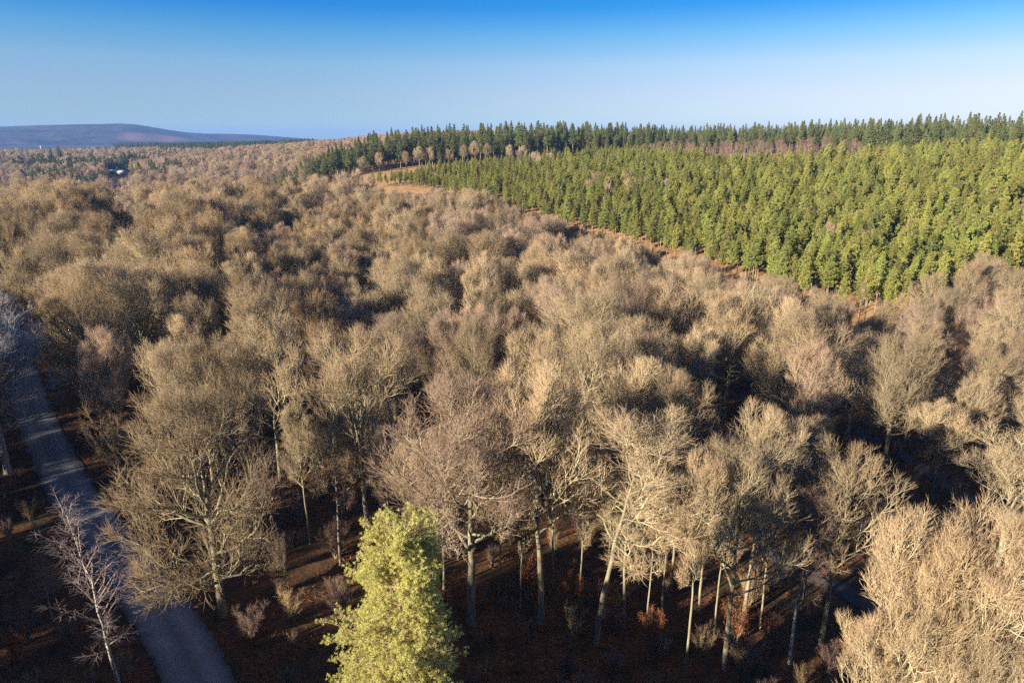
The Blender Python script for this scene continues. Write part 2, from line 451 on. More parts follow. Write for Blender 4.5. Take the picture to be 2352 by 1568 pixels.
# ------------------------------------------------------------------ ground, roads, hills
azs = np.unique(np.concatenate([np.linspace(-math.pi, math.pi, 120), np.linspace(-0.85, 0.85, 260)]))[:-1]
rs = np.concatenate([[0.01], np.geomspace(4, 11800, 190)])
A, Rr = np.meshgrid(azs, rs)
gx, gy = Rr * np.sin(A), Rr * np.cos(A)
gz = T(gx, gy)
nr, na = gx.shape
ii = np.arange(nr * na).reshape(nr, na)
quads = np.stack([ii[:-1], ii[1:], np.roll(ii, -1, 1)[1:], np.roll(ii, -1, 1)[:-1]], -1).reshape(-1, 4)
gX = col_of(gx, gy).ravel(); gd = Rr.ravel(); front = gy.ravel() > 5
clear = front & (gX > 560) & (gX < 1500) & (gd > wood_limit(gX) - 5) & (gd < np.interp(gX, FIR_X, FIR_D) + 15)
pinefloor = front & (gX > 820) & (gd > np.interp(gX, LO_X, LO_D) - 14) & (gd < 620)
rgt = front & (gX > 2050) & (gd > 135)
brk = np.clip(clear * 1.0 + pinefloor * 0.75 + rgt * 0.55, 0, 1)
fld = front & (gd > 640)
ground = obj('ground', new_mesh('ground', np.stack([gx.ravel(), gy.ravel(), gz.ravel()], 1), [quads], {'bracken': brk, 'field': fld * 1.0}, True), M['ground'])
tag(ground, kind='structure')

def strip(name, path, w, lift, mat, label=None):
    t = unit(np.gradient(path, axis=0)); nrm = np.stack([t[:, 1], -t[:, 0]], 1)
    K = 9
    s = np.linspace(-0.5, 0.5, K)
    P = path[:, None] + nrm[:, None] * (s * w)[None, :, None]
    wob = 0.09 * w * (rng.random((len(path), 1)) - 0.5) * (np.abs(s) > 0.45)
    P = P + nrm[:, None] * wob[..., None]
    z = T(P[..., 0], P[..., 1]) + lift - 0.05 * (2 * s[None]) ** 2
    idx = np.arange(len(path) * K).reshape(-1, K)
    q = np.stack([idx[:-1, :-1], idx[:-1, 1:], idx[1:, 1:], idx[1:, :-1]], -1).reshape(-1, 4)
    me = new_mesh(name, np.concatenate([P.reshape(-1, 2), z.reshape(-1, 1)], 1), [q], {'across': np.broadcast_to(s + 0.5, z.shape).ravel()}, True)
    return tag(obj(name, me, mat), kind='structure')
strip('road', ROAD, 5.3, 0.14, M['road'])
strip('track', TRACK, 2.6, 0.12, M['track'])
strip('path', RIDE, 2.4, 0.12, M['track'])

HX = [-1200, -600, -200, 0, 100, 200, 240, 290, 330, 365, 400, 450, 500, 560, 620, 680, 740, 900]
HY = [312, 304, 299, 297, 293, 290.5, 290, 287.5, 291, 297, 302.5, 307.5, 308.5, 309, 312.5, 317, 322, 330]
hx = np.linspace(-1200, 900, 260)
hy = np.interp(hx, HX, HY)
hy = np.convolve(np.pad(hy, 4, mode='edge'), np.ones(9) / 9, 'valid')
rows = []
hd = np.concatenate([np.linspace(5200, 6600, 26), np.linspace(6750, 8200, 8)])
pat = []
for d in hd:
    f = math.sin(min(1, (d - 5200) / 1400) * math.pi / 2) ** 1.3 if d <= 6600 else max(0, 1 - (d - 6600) / 1700)
    a = np.array([az_of(X) for X in hx])
    peak = EYE + 6600 * np.array([math.tan(elev(Y)) * 1.0 for Y in hy])
    z = -20 + (peak + 20) * f + 5 * np.sin(hx * 0.07 + d * 0.004) * min(1, f * 2) * (d < 6500) * (1 - f)
    rows.append(np.stack([d * np.sin(a), d * np.cos(a), z], 1))
    pat.append(np.clip(1.6 - (np.abs(hx - 345 - 20 * math.sin(d * 0.01)) / 75) ** 2 - ((f - 0.47) / 0.16) ** 2, 0, 1) * (d < 6600))
H = np.array(rows); k = np.arange(H.shape[0] * H.shape[1]).reshape(H.shape[:2])
q = np.stack([k[:-1, :-1], k[:-1, 1:], k[1:, 1:], k[1:, :-1]], -1).reshape(-1, 4)
tag(obj('hills', new_mesh('hills', H.reshape(-1, 3), [q], {'patch': np.array(pat).ravel()}, True), M['hill']), kind='structure')

# ------------------------------------------------------------------ tree builders
def grow(P, R, Mn, t0, t1, ang, L, K2, rratio, rmax, rtip, up, wob, env=None, keep=None, lenfall=0.35):
    N, K, _ = P.shape
    t = t0 + (t1 - t0) * (np.arange(Mn)[None] + rng.random((N, Mn))) / Mn
    f = t * (K - 1); i = np.clip(f.astype(int), 0, K - 2); fr = f - i
    n_ = np.arange(N)[:, None]
    base = P[n_, i] * (1 - fr)[..., None] + P[n_, i + 1] * fr[..., None]
    pr = R[n_, i] * (1 - fr) + R[n_, i + 1] * fr
    tan = unit(P[n_, i + 1] - P[n_, i])
    u, v = basis(tan)
    ph = (np.arange(Mn)[None] * 2.399 + rng.uniform(0, 6.28, (N, 1)) + rng.normal(0, 0.5, (N, Mn)))[..., None]
    a0, a1 = ang
    a = np.radians(a0 + (a1 - a0) * ((t - t0) / (t1 - t0)) + rng.normal(0, 8, t.shape))[..., None]
    d = np.cos(a) * tan + np.sin(a) * (np.cos(ph) * u + np.sin(ph) * v)
    ln = L * (1 - lenfall * (t - t0) / (t1 - t0)) * rng.uniform(0.7, 1.15, t.shape)
    base, d, ln, pr = base.reshape(-1, 3), d.reshape(-1, 3), ln.ravel(), pr.ravel()
    if keep is not None:
        s = rng.random(len(ln)) < keep
        base, d, ln, pr = base[s], d[s], ln[s], pr[s]
    Q = [base]; dd = d
    for _ in range(K2 - 1):
        dd = unit(dd + np.array([0, 0, up]) + rng.normal(0, wob, d.shape))
        Q.append(Q[-1] + dd * (ln / (K2 - 1))[:, None])
    Q = np.stack(Q, 1)
    if env is not None:
        zc, rx, ru, rd, cx, cy = env
        sc = np.ones(len(Q))
        for _ in range(14):
            tipp = base + (Q[:, -1] - base) * sc[:, None]
            e = tipp - np.array([cx, cy, zc])
            rz = np.where(e[:, 2] > 0, ru, rd)
            az_ = np.arctan2(e[:, 1], e[:, 0]) + rx; q_ = e[:, 2] / rx
            lump = 1 + 0.20 * np.sin(2 * az_ + ru * 3) + 0.22 * np.sin(4 * az_ + 2.5 * q_ + rd * 3) + 0.20 * np.sin(7 * az_ - 4 * q_)
            g = (e[:, 0] / rx) ** 2 + (e[:, 1] / rx) ** 2 + (e[:, 2] / rz) ** 2
            sc = np.where(g > lump, sc * 0.86, sc)
        sc *= np.where(sc < 0.999, rng.uniform(0.74, 1.12, len(sc)), 1)
        ok = sc > 0.14
        Q = base[:, None] + (Q - base[:, None]) * sc[:, None, None]
        Q, pr, ln = Q[ok], pr[ok], (ln * sc)[ok]
    r0 = np.minimum(pr * rratio, rmax) 
    rr = r0[:, None] * np.linspace(1, 0, K2)[None] ** 0.9 + rtip
    return Q, rr

def bare_tree(seed, H=24, rx=6, zlow=8, trunk_top=0.8, limb0=0.38, nl=18, r=0.33, wob=0.16, up=0.10, ang=(72, 26), dens=1.0, lean=(0, 0), birch=False, fork=0):
    """returns trunk mesh builder and crown mesh builder of one bare winter tree"""
    global rng
    rng = np.random.default_rng(seed)
    K = 14
    tz = np.linspace(0, 1, K)
    wv = np.cumsum(rng.normal(0, 0.10, (K, 2)), 0) * tz[:, None]
    P0 = np.zeros((1, K, 3)); P0[0, :, 2] = tz * H * trunk_top - 0.3
    P0[0, :, 0] = wv[:, 0] + lean[0] * tz ** 1.3; P0[0, :, 1] = wv[:, 1] + lean[1] * tz ** 1.3
    R0 = (r * (1 - 0.80 * tz ** 1.1) + 0.25 * r * np.exp(-tz * 16))[None]
    zc = zlow + (H - zlow) * 0.48
    env = (zc, rx, H - zc, zc - zlow + 0.5, lean[0] * 0.8, lean[1] * 0.8)
    tr, cw = MB(), MB()
    tr.tubes(P0, R0, 9, 0.0)
    if fork:
        Pf, Rf = grow(P0, R0, fork, 0.58, 0.72, (24, 18), H * 0.55, 10, 0.75, 0.2, 0.03, 0.14, wob * 0.7, env)
        tr.tubes(Pf, Rf, 7, 0.02)
    L1P, L1R = grow(P0, R0, nl, limb0, 0.98, ang, rx * 1.55, 9, 0.60, 0.15, 0.018, up, wob, env, lenfall=0.1)
    if fork:
        a, b_ = grow(Pf, Rf, 7, 0.25, 0.98, (50, 25), rx * 1.0, 9, 0.6, 0.11, 0.018, up, wob, env, lenfall=0.2)
        L1P, L1R = np.concatenate([L1P, a]), np.concatenate([L1R, b_])
    tr.tubes(L1P, L1R, 5, 0.1)
    L2P, L2R = grow(L1P, L1R, 9, 0.22, 1.0, (48, 24), rx * 0.56, 7, 0.62, 0.055, 0.013, up * 1.1, wob * 0.9, env)
    cw.tubes(L2P, L2R, 4, 0.2)
    L3P, L3R = grow(L2P, L2R, int(7 * dens + 0.5), 0.15, 1.0, (44, 22), rx * 0.31, 5, 0.62, 0.019, 0.008, up * 1.3, wob * 0.8, env)
    cw.tubes(L3P, L3R, 3, 0.42)
    L4P, L4R = grow(L3P, L3R, 5, 0.2, 1.0, (40, 22), rx * 0.19, 3, 0.6, 0.009, 0.006, up * 1.5, wob * 0.8, None, keep=0.85)
    cw.tubes(L4P, L4R, 3, 0.75)
    # finest twigs
    Mn = 3
    N = len(L4P)
    t = (0.25 + 0.75 * rng.random((N, Mn)))
    f = t * 2; i = np.clip(f.astype(int), 0, 1); fr = (f - i)[..., None]
    n_ = np.arange(N)[:, None]
    base = L4P[n_, i] * (1 - fr) + L4P[n_, i + 1] * fr
    tan = unit(L4P[n_, i + 1] - L4P[n_, i])
    d = unit(tan + rng.normal(0, 0.33, tan.shape) + np.array([0, 0, 0.2]))
    nn = N * Mn
    cw.spikes(base.reshape(-1, 3), d.reshape(-1, 3), rng.uniform(0.3, 0.8, nn) * (rx / 6) ** 0.5, rng.uniform(0.006, 0.010, nn), 1.0)
    return tr, cw

def shrub_bush(seed, H=9, rx=3.0, stems=9):
    global rng
    rng = np.random.default_rng(seed)
    K = 10
    tz = np.linspace(0, 1, K)
    az = rng.uniform(0, 6.28, stems); sp = rng.uniform(0.15, 0.95, stems) * rx * 0.75
    P = np.zeros((stems, K, 3))
    for s in range(stems):
        P[s, :, 2] = tz * H * rng.uniform(0.75, 0.97) - 0.15
        P[s, :, 0] = math.cos(az[s]) * (0.2 + sp[s] * tz ** 1.4); P[s, :, 1] = math.sin(az[s]) * (0.2 + sp[s] * tz ** 1.4)
    P[:, 1:] += np.cumsum(rng.normal(0, 0.05, (stems, K - 1, 3)), 1)
    R = np.broadcast_to((0.07 * (1 - tz) + 0.012)[None], (stems, K)).copy()
    tr, cw = MB(), MB()
    tr.tubes(P, R, 5, 0.1)
    a, b_ = grow(P, R, 14, 0.2, 1.0, (38, 22), H * 0.24, 6, 0.6, 0.03, 0.009, 0.14, 0.1)
    cw.tubes(a, b_, 3, 0.4)
    a, b_ = grow(a, b_, 8, 0.15, 1.0, (40, 25), H * 0.11, 4, 0.6, 0.012, 0.006, 0.14, 0.12)
    cw.tubes(a, b_, 3, 0.75)
    n_ = len(a)
    for kk in range(3):
        pk = a[np.arange(n_), rng.integers(1, 4, n_)]
        cw.spikes(pk, unit(a[:, -1] - a[:, 0]) + rng.normal(0, 0.4, (n_, 3)), rng.uniform(0.2, 0.5, n_), np.full(n_, 0.007), 1.0)
    return tr, cw

def birch_tree(seed, H=19, rx=2.8, zlow=6, r=0.13, dens=1.0):
    global rng
    rng = np.random.default_rng(seed)
    K = 14; tz = np.linspace(0, 1, K)
    wv = np.cumsum(rng.normal(0, 0.10, (K, 2)), 0) * tz[:, None]
    P0 = np.zeros((1, K, 3)); P0[0, :, 2] = tz * H * 0.97 - 0.2; P0[0, :, :2] = wv
    R0 = (r * (1 - 0.9 * tz) + 0.01)[None]
    zc = zlow + (H - zlow) * 0.5
    env = (zc, rx, H - zc, zc - zlow, wv[-1, 0] * 0.6, wv[-1, 1] * 0.6)
    tr, cw = MB(), MB()
    tr.tubes(P0, R0, 8, 0.0)
    a, b_ = grow(P0, R0, 34, zlow / H, 0.98, (48, 22), rx * 1.5, 8, 0.5, 0.045, 0.010, 0.05, 0.08, env, lenfall=0.3)
    cw.tubes(a, b_, 4, 0.3)
    a, b_ = grow(a, b_, int(10 * dens), 0.15, 1.0, (45, 28), rx * 0.42, 5, 0.6, 0.016, 0.006, -0.02, 0.10, None)
    cw.tubes(a, b_, 3, 0.7)
    a, b_ = grow(a, b_, 7, 0.15, 1.0, (40, 30), rx * 0.24, 4, 0.6, 0.008, 0.0045, -0.13, 0.10, None)
    cw.tubes(a, b_, 3, 0.95)
    return tr, cw

def conifer(seed, H, crown0, Rmax, whorl, nb, prof, rise, tufts, B, bl, bw, r, lump=0.3, taper_top=0.0):
    """evergreen: trunk, whorls of branches, sprays of needles along the outer branches"""
    global rng
    rng = np.random.default_rng(seed)
    K = 10; tz = np.linspace(0, 1, K)
    wv = np.cumsum(rng.normal(0, 0.05, (K, 2)), 0) * tz[:, None]
    P0 = np.zeros((1, K, 3)); P0[0, :, 2] = tz * H - 0.3; P0[0, :, :2] = wv
    R0 = (r * (1 - 0.93 * tz))[None] + 0.01
    tr, cw = MB(), MB()
    tr.tubes(P0, R0, 7, 0.0)
    hs = np.arange(crown0, H - 0.15, whorl)
    bp, bd, bl_, bu = [], [], [], []
    for h in hs:
        u = (h - crown0) / (H - crown0)
        for k in range(nb):
            az = rng.uniform(0, 6.28)
            L = Rmax * prof(u) * rng.uniform(1 - lump, 1 + lump) * (1 + 0.25 * math.sin(az * 2 + seed + u * 7))
            ri = rise(u) + rng.normal(0, 0.12)
            bp.append([np.interp(h, P0[0, :, 2], P0[0, :, 0]), np.interp(h, P0[0, :, 2], P0[0, :, 1]), h + rng.normal(0, whorl * 0.3)])
            bd.append([math.cos(az) * math.cos(ri), math.sin(az) * math.cos(ri), math.sin(ri)]); bl_.append(max(L, 0.12)); bu.append(u)
    bp, bd, bl_, bu = map(np.array, (bp, bd, bl_, bu))
    Kb = 4; tb = np.linspace(0, 1, Kb)
    PB = bp[:, None] + bd[:, None] * (bl_[:, None] * tb)[..., None]
    PB[:, :, 2] += (0.12 * bl_[:, None] * tb ** 2)
    RB = (0.022 * (H / 13)) * (1 - 0.8 * tb)[None] * np.ones((len(bp), 1)) * (0.4 + bl_ / Rmax)[:, None]
    tr.tubes(PB, RB, 3, 0.15)
    # sprays
    t = 0.35 + 0.68 * rng.random((len(bp), tufts)) ** 0.8
    pos = bp[:, None] + bd[:, None] * (bl_[:, None] * t)[..., None]
    pos[..., 2] += 0.12 * bl_[:, None] * t ** 2
    spread = (0.30 * bl_[:, None, None] * 0.6)
    pos = pos + rng.normal(0, 1, pos.shape) * np.minimum(spread, bl * 1.2) * np.array([1, 1, 0.45])
    axis = np.broadcast_to(bd[:, None], pos.shape) * 0.6 + np.array([0, 0, 0.55])
    pos, axis = pos.reshape(-1, 3), axis.reshape(-1, 3)
    sz = np.repeat(np.repeat(0.45 + 0.75 * (1 - bu), tufts), B)
    tipv = np.clip(0.25 + 0.75 * t.ravel() + rng.normal(0, 0.2, len(pos)), 0, 1)
    pp = np.repeat(pos, B, 0); ax = np.repeat(axis, B, 0)
    dd = ax + rng.normal(0, 0.75, pp.shape)
    nB = len(pp)
    cw.blades(pp, dd, bl * sz * rng.uniform(0.6, 1.2, nB), bw * sz * rng.uniform(0.7, 1.3, nB), np.repeat(tipv, B))
    # leader shoot
    top = np.array([[wv[-1, 0], wv[-1, 1], H - 0.5]]).repeat(30, 0)
    cw.blades(top + rng.normal(0, 0.12, top.shape), np.array([0, 0, 1.0]) + rng.normal(0, 0.35, top.shape), np.full(30, bl * 0.8), np.full(30, bw * 0.5), 0.9)
    return tr, cw

class Kind:
    """one kind of tree: its trunk and crown meshes, shared by every copy"""
    def __init__(s, builders, name, tmat, cmat, H, smooth=True):
        tr, cw = builders
        s.trunk = tr.mesh(name + '_trunk', True); s.trunk.materials.append(tmat)
        s.crown = cw.mesh(name + '_crown', smooth); s.crown.materials.append(cmat)
        s.name, s.H = name, H
        s.src = None
    def place(s, x, y, h, rot, label, group, cat='tree', wid=1.0, name=None, z=None):
        root = bpy.data.objects.new(name or s.name, None)
        C.collection.objects.link(root)
        root.empty_display_size = 1
        root.location = (x, y, float(T(x, y)) - 0.05 if z is None else z)
        k = h / s.H
        root.scale = (k * wid, k * wid, k)
        root.rotation_euler = (0, 0, rot)
        tag(root, label, cat, group)
        a = bpy.data.objects.new('trunk', s.trunk); C.collection.objects.link(a); a.parent = root
        b = bpy.data.objects.new('crown', s.crown); C.collection.objects.link(b); b.parent = root
        if s.src is None: s.src = (a, b)
        return root

B_ = M['bark']
OAKS = [
    Kind(bare_tree(101, 24, 6.0, 9.5, 0.78, 0.42, 20, 0.30, 0.13, 0.12), 'bare_beech', B_, M['twig'], 24),
    Kind(bare_tree(102, 22, 7.6, 3.2, 0.80, 0.17, 26, 0.44, 0.20, 0.07, (84, 28)), 'bare_oak', B_, M['twig'], 22),
    Kind(bare_tree(103, 24, 4.3, 11.0, 0.86, 0.46, 17, 0.20, 0.15, 0.11, (66, 24)), 'bare_ash', B_, M['twig'], 24),
    Kind(bare_tree(104, 24, 6.2, 10.5, 0.62, 0.58, 9, 0.34, 0.15, 0.12, (70, 26), fork=4), 'forked_oak', B_, M['twig'], 24),
    Kind(bare_tree(105, 21, 7.2, 6.5, 0.72, 0.36, 20, 0.40, 0.17, 0.11, (76, 24)), 'bare_oak', B_, M['twig'], 21),
    Kind(bare_tree(106, 22, 5.2, 9.0, 0.80, 0.44, 18, 0.24, 0.16, 0.13, (66, 22)), 'bare_beech', B_, M['twig'], 22),
    Kind(bare_tree(107, 24, 5.6, 11.0, 0.85, 0.50, 18, 0.22, 0.18, 0.08, (74, 30), lean=(2.6, 0.6)), 'leaning_oak', B_, M['twig'], 24),
]
GOLD = [
    Kind(bare_tree(121, 22, 6.6, 5.5, 0.74, 0.30, 20, 0.38, 0.15, 0.12, (74, 24)), 'bare_lime', B_, M['twig_gold'], 22),
    Kind(bare_tree(122, 23, 5.6, 6.5, 0.78, 0.34, 20, 0.33, 0.16, 0.12, (70, 24)), 'bare_lime', B_, M['twig_gold'], 23),
]
OPEN = [Kind(bare_tree(108, 24, 5.2, 9.5, 0.72, 0.46, 12, 0.28, 0.14, 0.15, (60, 22), dens=0.72, fork=3), 'forked_ash', B_, M['twig'], 24),
        Kind(bare_tree(109, 22, 5.0, 8.5, 0.82, 0.40, 18, 0.24, 0.15, 0.15, (62, 24), dens=0.72), 'bare_ash', B_, M['twig'], 22),
        Kind(bare_tree(110, 24, 6.0, 9.0, 0.70, 0.46, 15, 0.30, 0.17, 0.12, (70, 24), dens=0.75, fork=2), 'bare_oak', B_, M['twig'], 24)]
PBIRCH = Kind(birch_tree(143, 19, 2.2, 6.0, 0.10, 0.6), 'silver_birch', M['bark_birch'], M['twig_birch'], 19)
PINK = [Kind(bare_tree(125, 23, 5.2, 8.5, 0.80, 0.40, 20, 0.26, 0.12, 0.16, (60, 22)), 'bare_beech', B_, M['twig_pink'], 23),
        Kind(bare_tree(126, 22, 6.4, 7.5, 0.74, 0.36, 20, 0.34, 0.17, 0.10, (74, 26)), 'bare_oak', B_, M['twig_pink'], 22)]
GREY = Kind(bare_tree(131, 24, 5.2, 5.5, 0.7, 0.30, 16, 0.30, 0.22, 0.16, (75, 30), dens=0.7, fork=3), 'grey_willow', M['bark_grey'], M['twig_grey'], 24)
BIRCH = [Kind(birch_tree(141, 19, 2.6, 6, 0.14), 'silver_birch', M['bark_birch'], M['twig_red'], 19),
         Kind(birch_tree(142, 15, 2.2, 5, 0.09), 'silver_birch', M['bark_birch'], M['twig_red'], 15)]
BUSH = [Kind(shrub_bush(151, 9, 3.2, 10), 'hazel_bush', B_, M['twig_gold'], 9),
        Kind(shrub_bush(152, 5, 2.6, 12), 'scrub_bush', B_, M['twig_red'], 5)]
pprof = lambda u: (max(0.0, 1 - u) ** 0.68) * (0.60 + 0.40 * min(1, u * 3)) + 0.04
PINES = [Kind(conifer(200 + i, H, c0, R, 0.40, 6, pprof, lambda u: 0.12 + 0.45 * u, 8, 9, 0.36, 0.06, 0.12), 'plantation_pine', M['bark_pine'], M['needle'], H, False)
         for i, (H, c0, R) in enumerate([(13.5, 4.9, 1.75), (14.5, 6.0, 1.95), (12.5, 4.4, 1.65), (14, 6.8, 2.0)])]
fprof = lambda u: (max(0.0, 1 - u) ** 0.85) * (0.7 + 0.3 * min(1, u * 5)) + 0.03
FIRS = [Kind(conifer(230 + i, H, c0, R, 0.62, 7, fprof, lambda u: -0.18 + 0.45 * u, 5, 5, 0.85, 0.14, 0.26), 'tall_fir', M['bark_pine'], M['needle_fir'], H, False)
        for i, (H, c0, R) in enumerate([(26, 9, 3.0), (24, 10, 2.7), (27, 7, 3.2)])]

# ------------------------------------------------------------------ the sunlit pine in front
def hero_pine():
    global rng
    rng = np.random.default_rng(77)
    H = 27.5
    x0, y0, d0 = top_hit(908, 1200, H)
    K = 12; tz = np.linspace(0, 1, K)
    P0 = np.zeros((1, K, 3)); P0[0, :, 2] = tz * (H - 0.6) - 0.3
    P0[0, :, 0] = 0.25 * np.sin(tz * 4) + 0.1 * tz
    R0 = (0.30 * (1 - 0.9 * tz) + 0.02)[None]
    trunk = MB(); trunk.tubes(P0, R0, 10, 0.0)
    limbs, fol = MB(), MB()
    down = [0, 0.6, 1.5, 3.0, 4.5, 6.0, 7.5, 9, 12, 16]
    rad = [1.5, 1.9, 1.95, 2.15, 2.3, 2.75, 3.2, 3.15, 3.3, 2.2]
    bp, bd, bl = [], [], []
    for s in np.arange(0.15, 15, 0.17):
        for k in range(6):
            az = rng.uniform(0, 6.28)
            L = np.interp(s, down, rad) * rng.uniform(0.72, 1.06)
            left = max(0, -math.cos(az)) ** 3          # the long boughs on the left, low in the crown
            L *= 1 + 0.55 * left * math.exp(-((s - 7.0) / 1.3) ** 2) - 0.22 * left * math.exp(-((s - 3.9) / 0.7) ** 2)
            L *= 1 + 0.25 * max(0, math.cos(az - 0.3)) * math.exp(-(s / 0.8) ** 2)
            L *= (1 + 0.13 * math.sin(3 * az + s * 1.9)) * (1 - 0.16 * max(0, math.cos(az)) * min(1, max(0, s - 2) / 3))
            ri = 0.35 * math.exp(-s / 2) + 0.20 + rng.normal(0, 0.1)
            bp.append([0.1, 0, H - 0.8 - s]); bd.append([math.cos(az) * math.cos(ri), math.sin(az) * math.cos(ri), math.sin(ri)]); bl.append(L)
    bp, bd, bl = map(np.array, (bp, bd, bl))
    t4 = np.linspace(0, 1, 5)
    PB = bp[:, None] + bd[:, None] * (bl[:, None] * t4)[..., None]
    PB[:, 1:] += rng.normal(0, 0.05, PB[:, 1:].shape)
    RB = np.broadcast_to((0.035 * (1 - 0.75 * t4))[None], PB.shape[:2]).copy()
    limbs.tubes(PB, RB, 5, 0.1)
    # branchlets then rounded tufts of needles
    a, ar = grow(PB, RB, 19, 0.26, 1.0, (48, 26), 0.85, 4, 0.5, 0.012, 0.005, 0.16, 0.12, None, lenfall=0.45)
    limbs.tubes(a, ar, 3, 0.3)
    n = len(a)
    tips = np.concatenate([a[:, -1], a[:, 2] + rng.normal(0, 0.06, (n, 3)), PB[:, -1]])
    axs = np.concatenate([unit(a[:, -1] - a[:, -2]), unit(a[:, 2] - a[:, 1] + rng.normal(0, 0.4, (n, 3))), bd])
    axs = unit(axs + np.array([0, 0, 0.5]))
    tone = np.clip(rng.normal(0.55, 0.28, len(tips)), 0, 1)
    B = 28
    pp = np.repeat(tips, B, 0) + rng.normal(0, 0.03, (len(tips) * B, 3))
    dd = np.repeat(axs, B, 0) * 0.75 + rng.normal(0, 0.6, pp.shape)
    fol.blades(pp, dd, rng.uniform(0.05, 0.11, len(pp)), rng.uniform(0.007, 0.011, len(pp)), np.repeat(tone, B))
    root = bpy.data.objects.new('scots_pine', None); C.collection.objects.link(root)
    root.location = (x0, y0, float(T(x0, y0)))
    tag(root, 'bright yellow-green sunlit pine standing alone in front of the bare trees', 'pine tree')
    tk = obj('trunk', trunk.mesh('scots_pine_trunk', True), M['bark_pine'], root)
    lm = obj('branches', limbs.mesh('scots_pine_branches', True), M['bark_pine'], root)
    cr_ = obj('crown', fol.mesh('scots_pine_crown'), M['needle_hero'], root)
    return (x0, y0), (tk, lm, cr_)
HERO, HERO_PARTS = hero_pine()

# ------------------------------------------------------------------ named trees of the front rows
rng = np.random.default_rng(33)
PLACED = [HERO]
def hero(kind, X, Yb, Xt, Yt, label, group='bare trees of the front row', rot=0.0, wpx=None, cat='tree'):
    """stand a tree with its foot at (X, Yb) in the picture and its tip level with Yt; wpx is the crown's width in the picture"""
    x, y, d = ground_hit(X, Yb)
    z = EYE + math.tan(elev(Yt)) * d * 1.0
    # bearing is off-axis: use the true ray towards the tip
    r = ray(Xt, Yt); z = EYE + r[2] * d
    h = float(z - T(x, y))
    w = 1.0
    if wpx:
        _, _, dep = project(x, y, T(x, y) + 0.65 * h)
        co = np.empty(len(kind.crown.vertices) * 3); kind.crown.vertices.foreach_get('co', co)
        span = np.ptp(np.percentile(co[0::3], [1.5, 98.5]))
        w = (wpx * dep / FOC) / (span * h / kind.H)
        w = float(np.clip(w, 0.6, 1.6))
    PLACED.append((x, y))
    return kind.place(x, y, h, rot, label, group, cat, w)

FR = 'bare trees of the front row'
hero(OAKS[1], 512, 1415, 485, 905, 'broad bare oak with low twisted boughs and a pale trunk beside the road', FR, 0.3, 330)
hero(PINK[0], 1082, 1432, 1060, 865, 'tall bare tree with rounded reddish crown just behind the yellow-green pine', FR, 1.1, 290)
hero(OPEN[0], 1243, 1430, 1285, 835, 'bare tree forking into several upright stems, palest rounded crown of the front row', FR, 2.0, 265)
hero(OAKS[6], 1368, 1475, 1440, 960, 'bare tree leaning right with sideways boughs, between the forked tree and thin stems', FR, 0.0, 270)
hero(OAKS[2], 1573, 1545, 1612, 1040, 'slim bare tree with a long thin dark stem in the front row', FR, 0.7, 130)
hero(OPEN[1], 1663, 1540, 1742, 1020, 'slim bare tree with pale stem and rounded crown, left of the speckled birch', FR, 2.6, 220)
hero(BIRCH[0], 1812, 1525, 1872, 1125, 'speckled pale birch stem with few twigs between two slim bare trees', FR, 1.0, 110, 'birch')
hero(OPEN[1], 1885, 1480, 1955, 1035, 'bare tree with pointed crown and long upturned side bough near the dark gap', FR, 5.0, 200)
SR = 'bare trees behind the front row'
hero(OPEN[2], 845, 1240, 838, 770, 'dark-stemmed bare tree left of the pine with olive brown crown', SR, 4.0, 200)
hero(OAKS[2], 783, 1300, 775, 960, 'thin dark bare tree in the shade left of the pine', SR, 3.0, 120)
hero(OAKS[2], 1020, 1355, 1005, 985, 'thin bare stem close behind the tip of the pine', SR, 1.0, 110)
hero(OAKS[2], 1147, 1360, 1170, 1040, 'thin bare tree seen between the two largest front crowns', SR, 2.0, 120)
hero(OAKS[2], 1432, 1420, 1475, 1080, 'thin bare tree in the shade behind the leaning tree', SR, 5.0, 150)
hero(OAKS[2], 1605, 1410, 1640, 1100, 'thin bare tree behind the long dark stem', SR, 3.6, 130)
hero(OAKS[2], 1542, 1330, 1555, 1010, 'pale thin bare tree behind the right side of the leaning tree', SR, 0.2, 120)
hero(OAKS[5], 1708, 1420, 1690, 930, 'bare tree behind the pale slim stem, edge of the dark gap', SR, 0.9, 190)
hero(OAKS[5], 1793, 1340, 1800, 960, 'bare tree at the corner where the dark gap opens', SR, 2.2, 160)
for Xb, Yb, Xt, Yt, lab in [
        (1330, 1398, 1350, 1040, 'thin shaded stem between the forked tree and the leaning tree'),
        (1484, 1452, 1505, 1110, 'thin shaded stem just right of the leaning tree foot'),
        (1520, 1402, 1545, 1060, 'thin pole of a tree in the second rank right of the leaning tree'),
        (1640, 1462, 1670, 1090, 'thin stem close behind the pale slim tree'),
        (1745, 1448, 1775, 1100, 'thin stem behind and left of the speckled birch'),
        (1842, 1402, 1870, 1070, 'thin stem between the speckled birch and pointed crown tree'),
        (1196, 1395, 1205, 1030, 'thin stem just left of the forked tree'),
        (955, 1330, 945, 1010, 'thin shaded stem directly behind the pine tip'),
        (900, 1285, 890, 960, 'thin shaded stem left of the pine tip'),
        (712, 1250, 700, 930, 'thin shaded stem right of the broad roadside oak'),
        (1270, 1350, 1290, 1010, 'thin stem seen under the forked tree crown'),
        (1395, 1335, 1420, 1000, 'thin stem deep in shade under the leaning tree crown')]:
    hero(OAKS[2], Xb, Yb, Xt, Yt, lab, SR, Xb * 0.37, 95)
hero(OAKS[1], 250, 945, 210, 610, 'pale stemmed bare oak with sideways limbs standing inland of the road', SR, 1.4, 210)
hero(BUSH[0], 312, 1135, 268, 935, 'golden multi-stemmed hazel bush beside the road edge', None, 0.5, 140, 'bush')
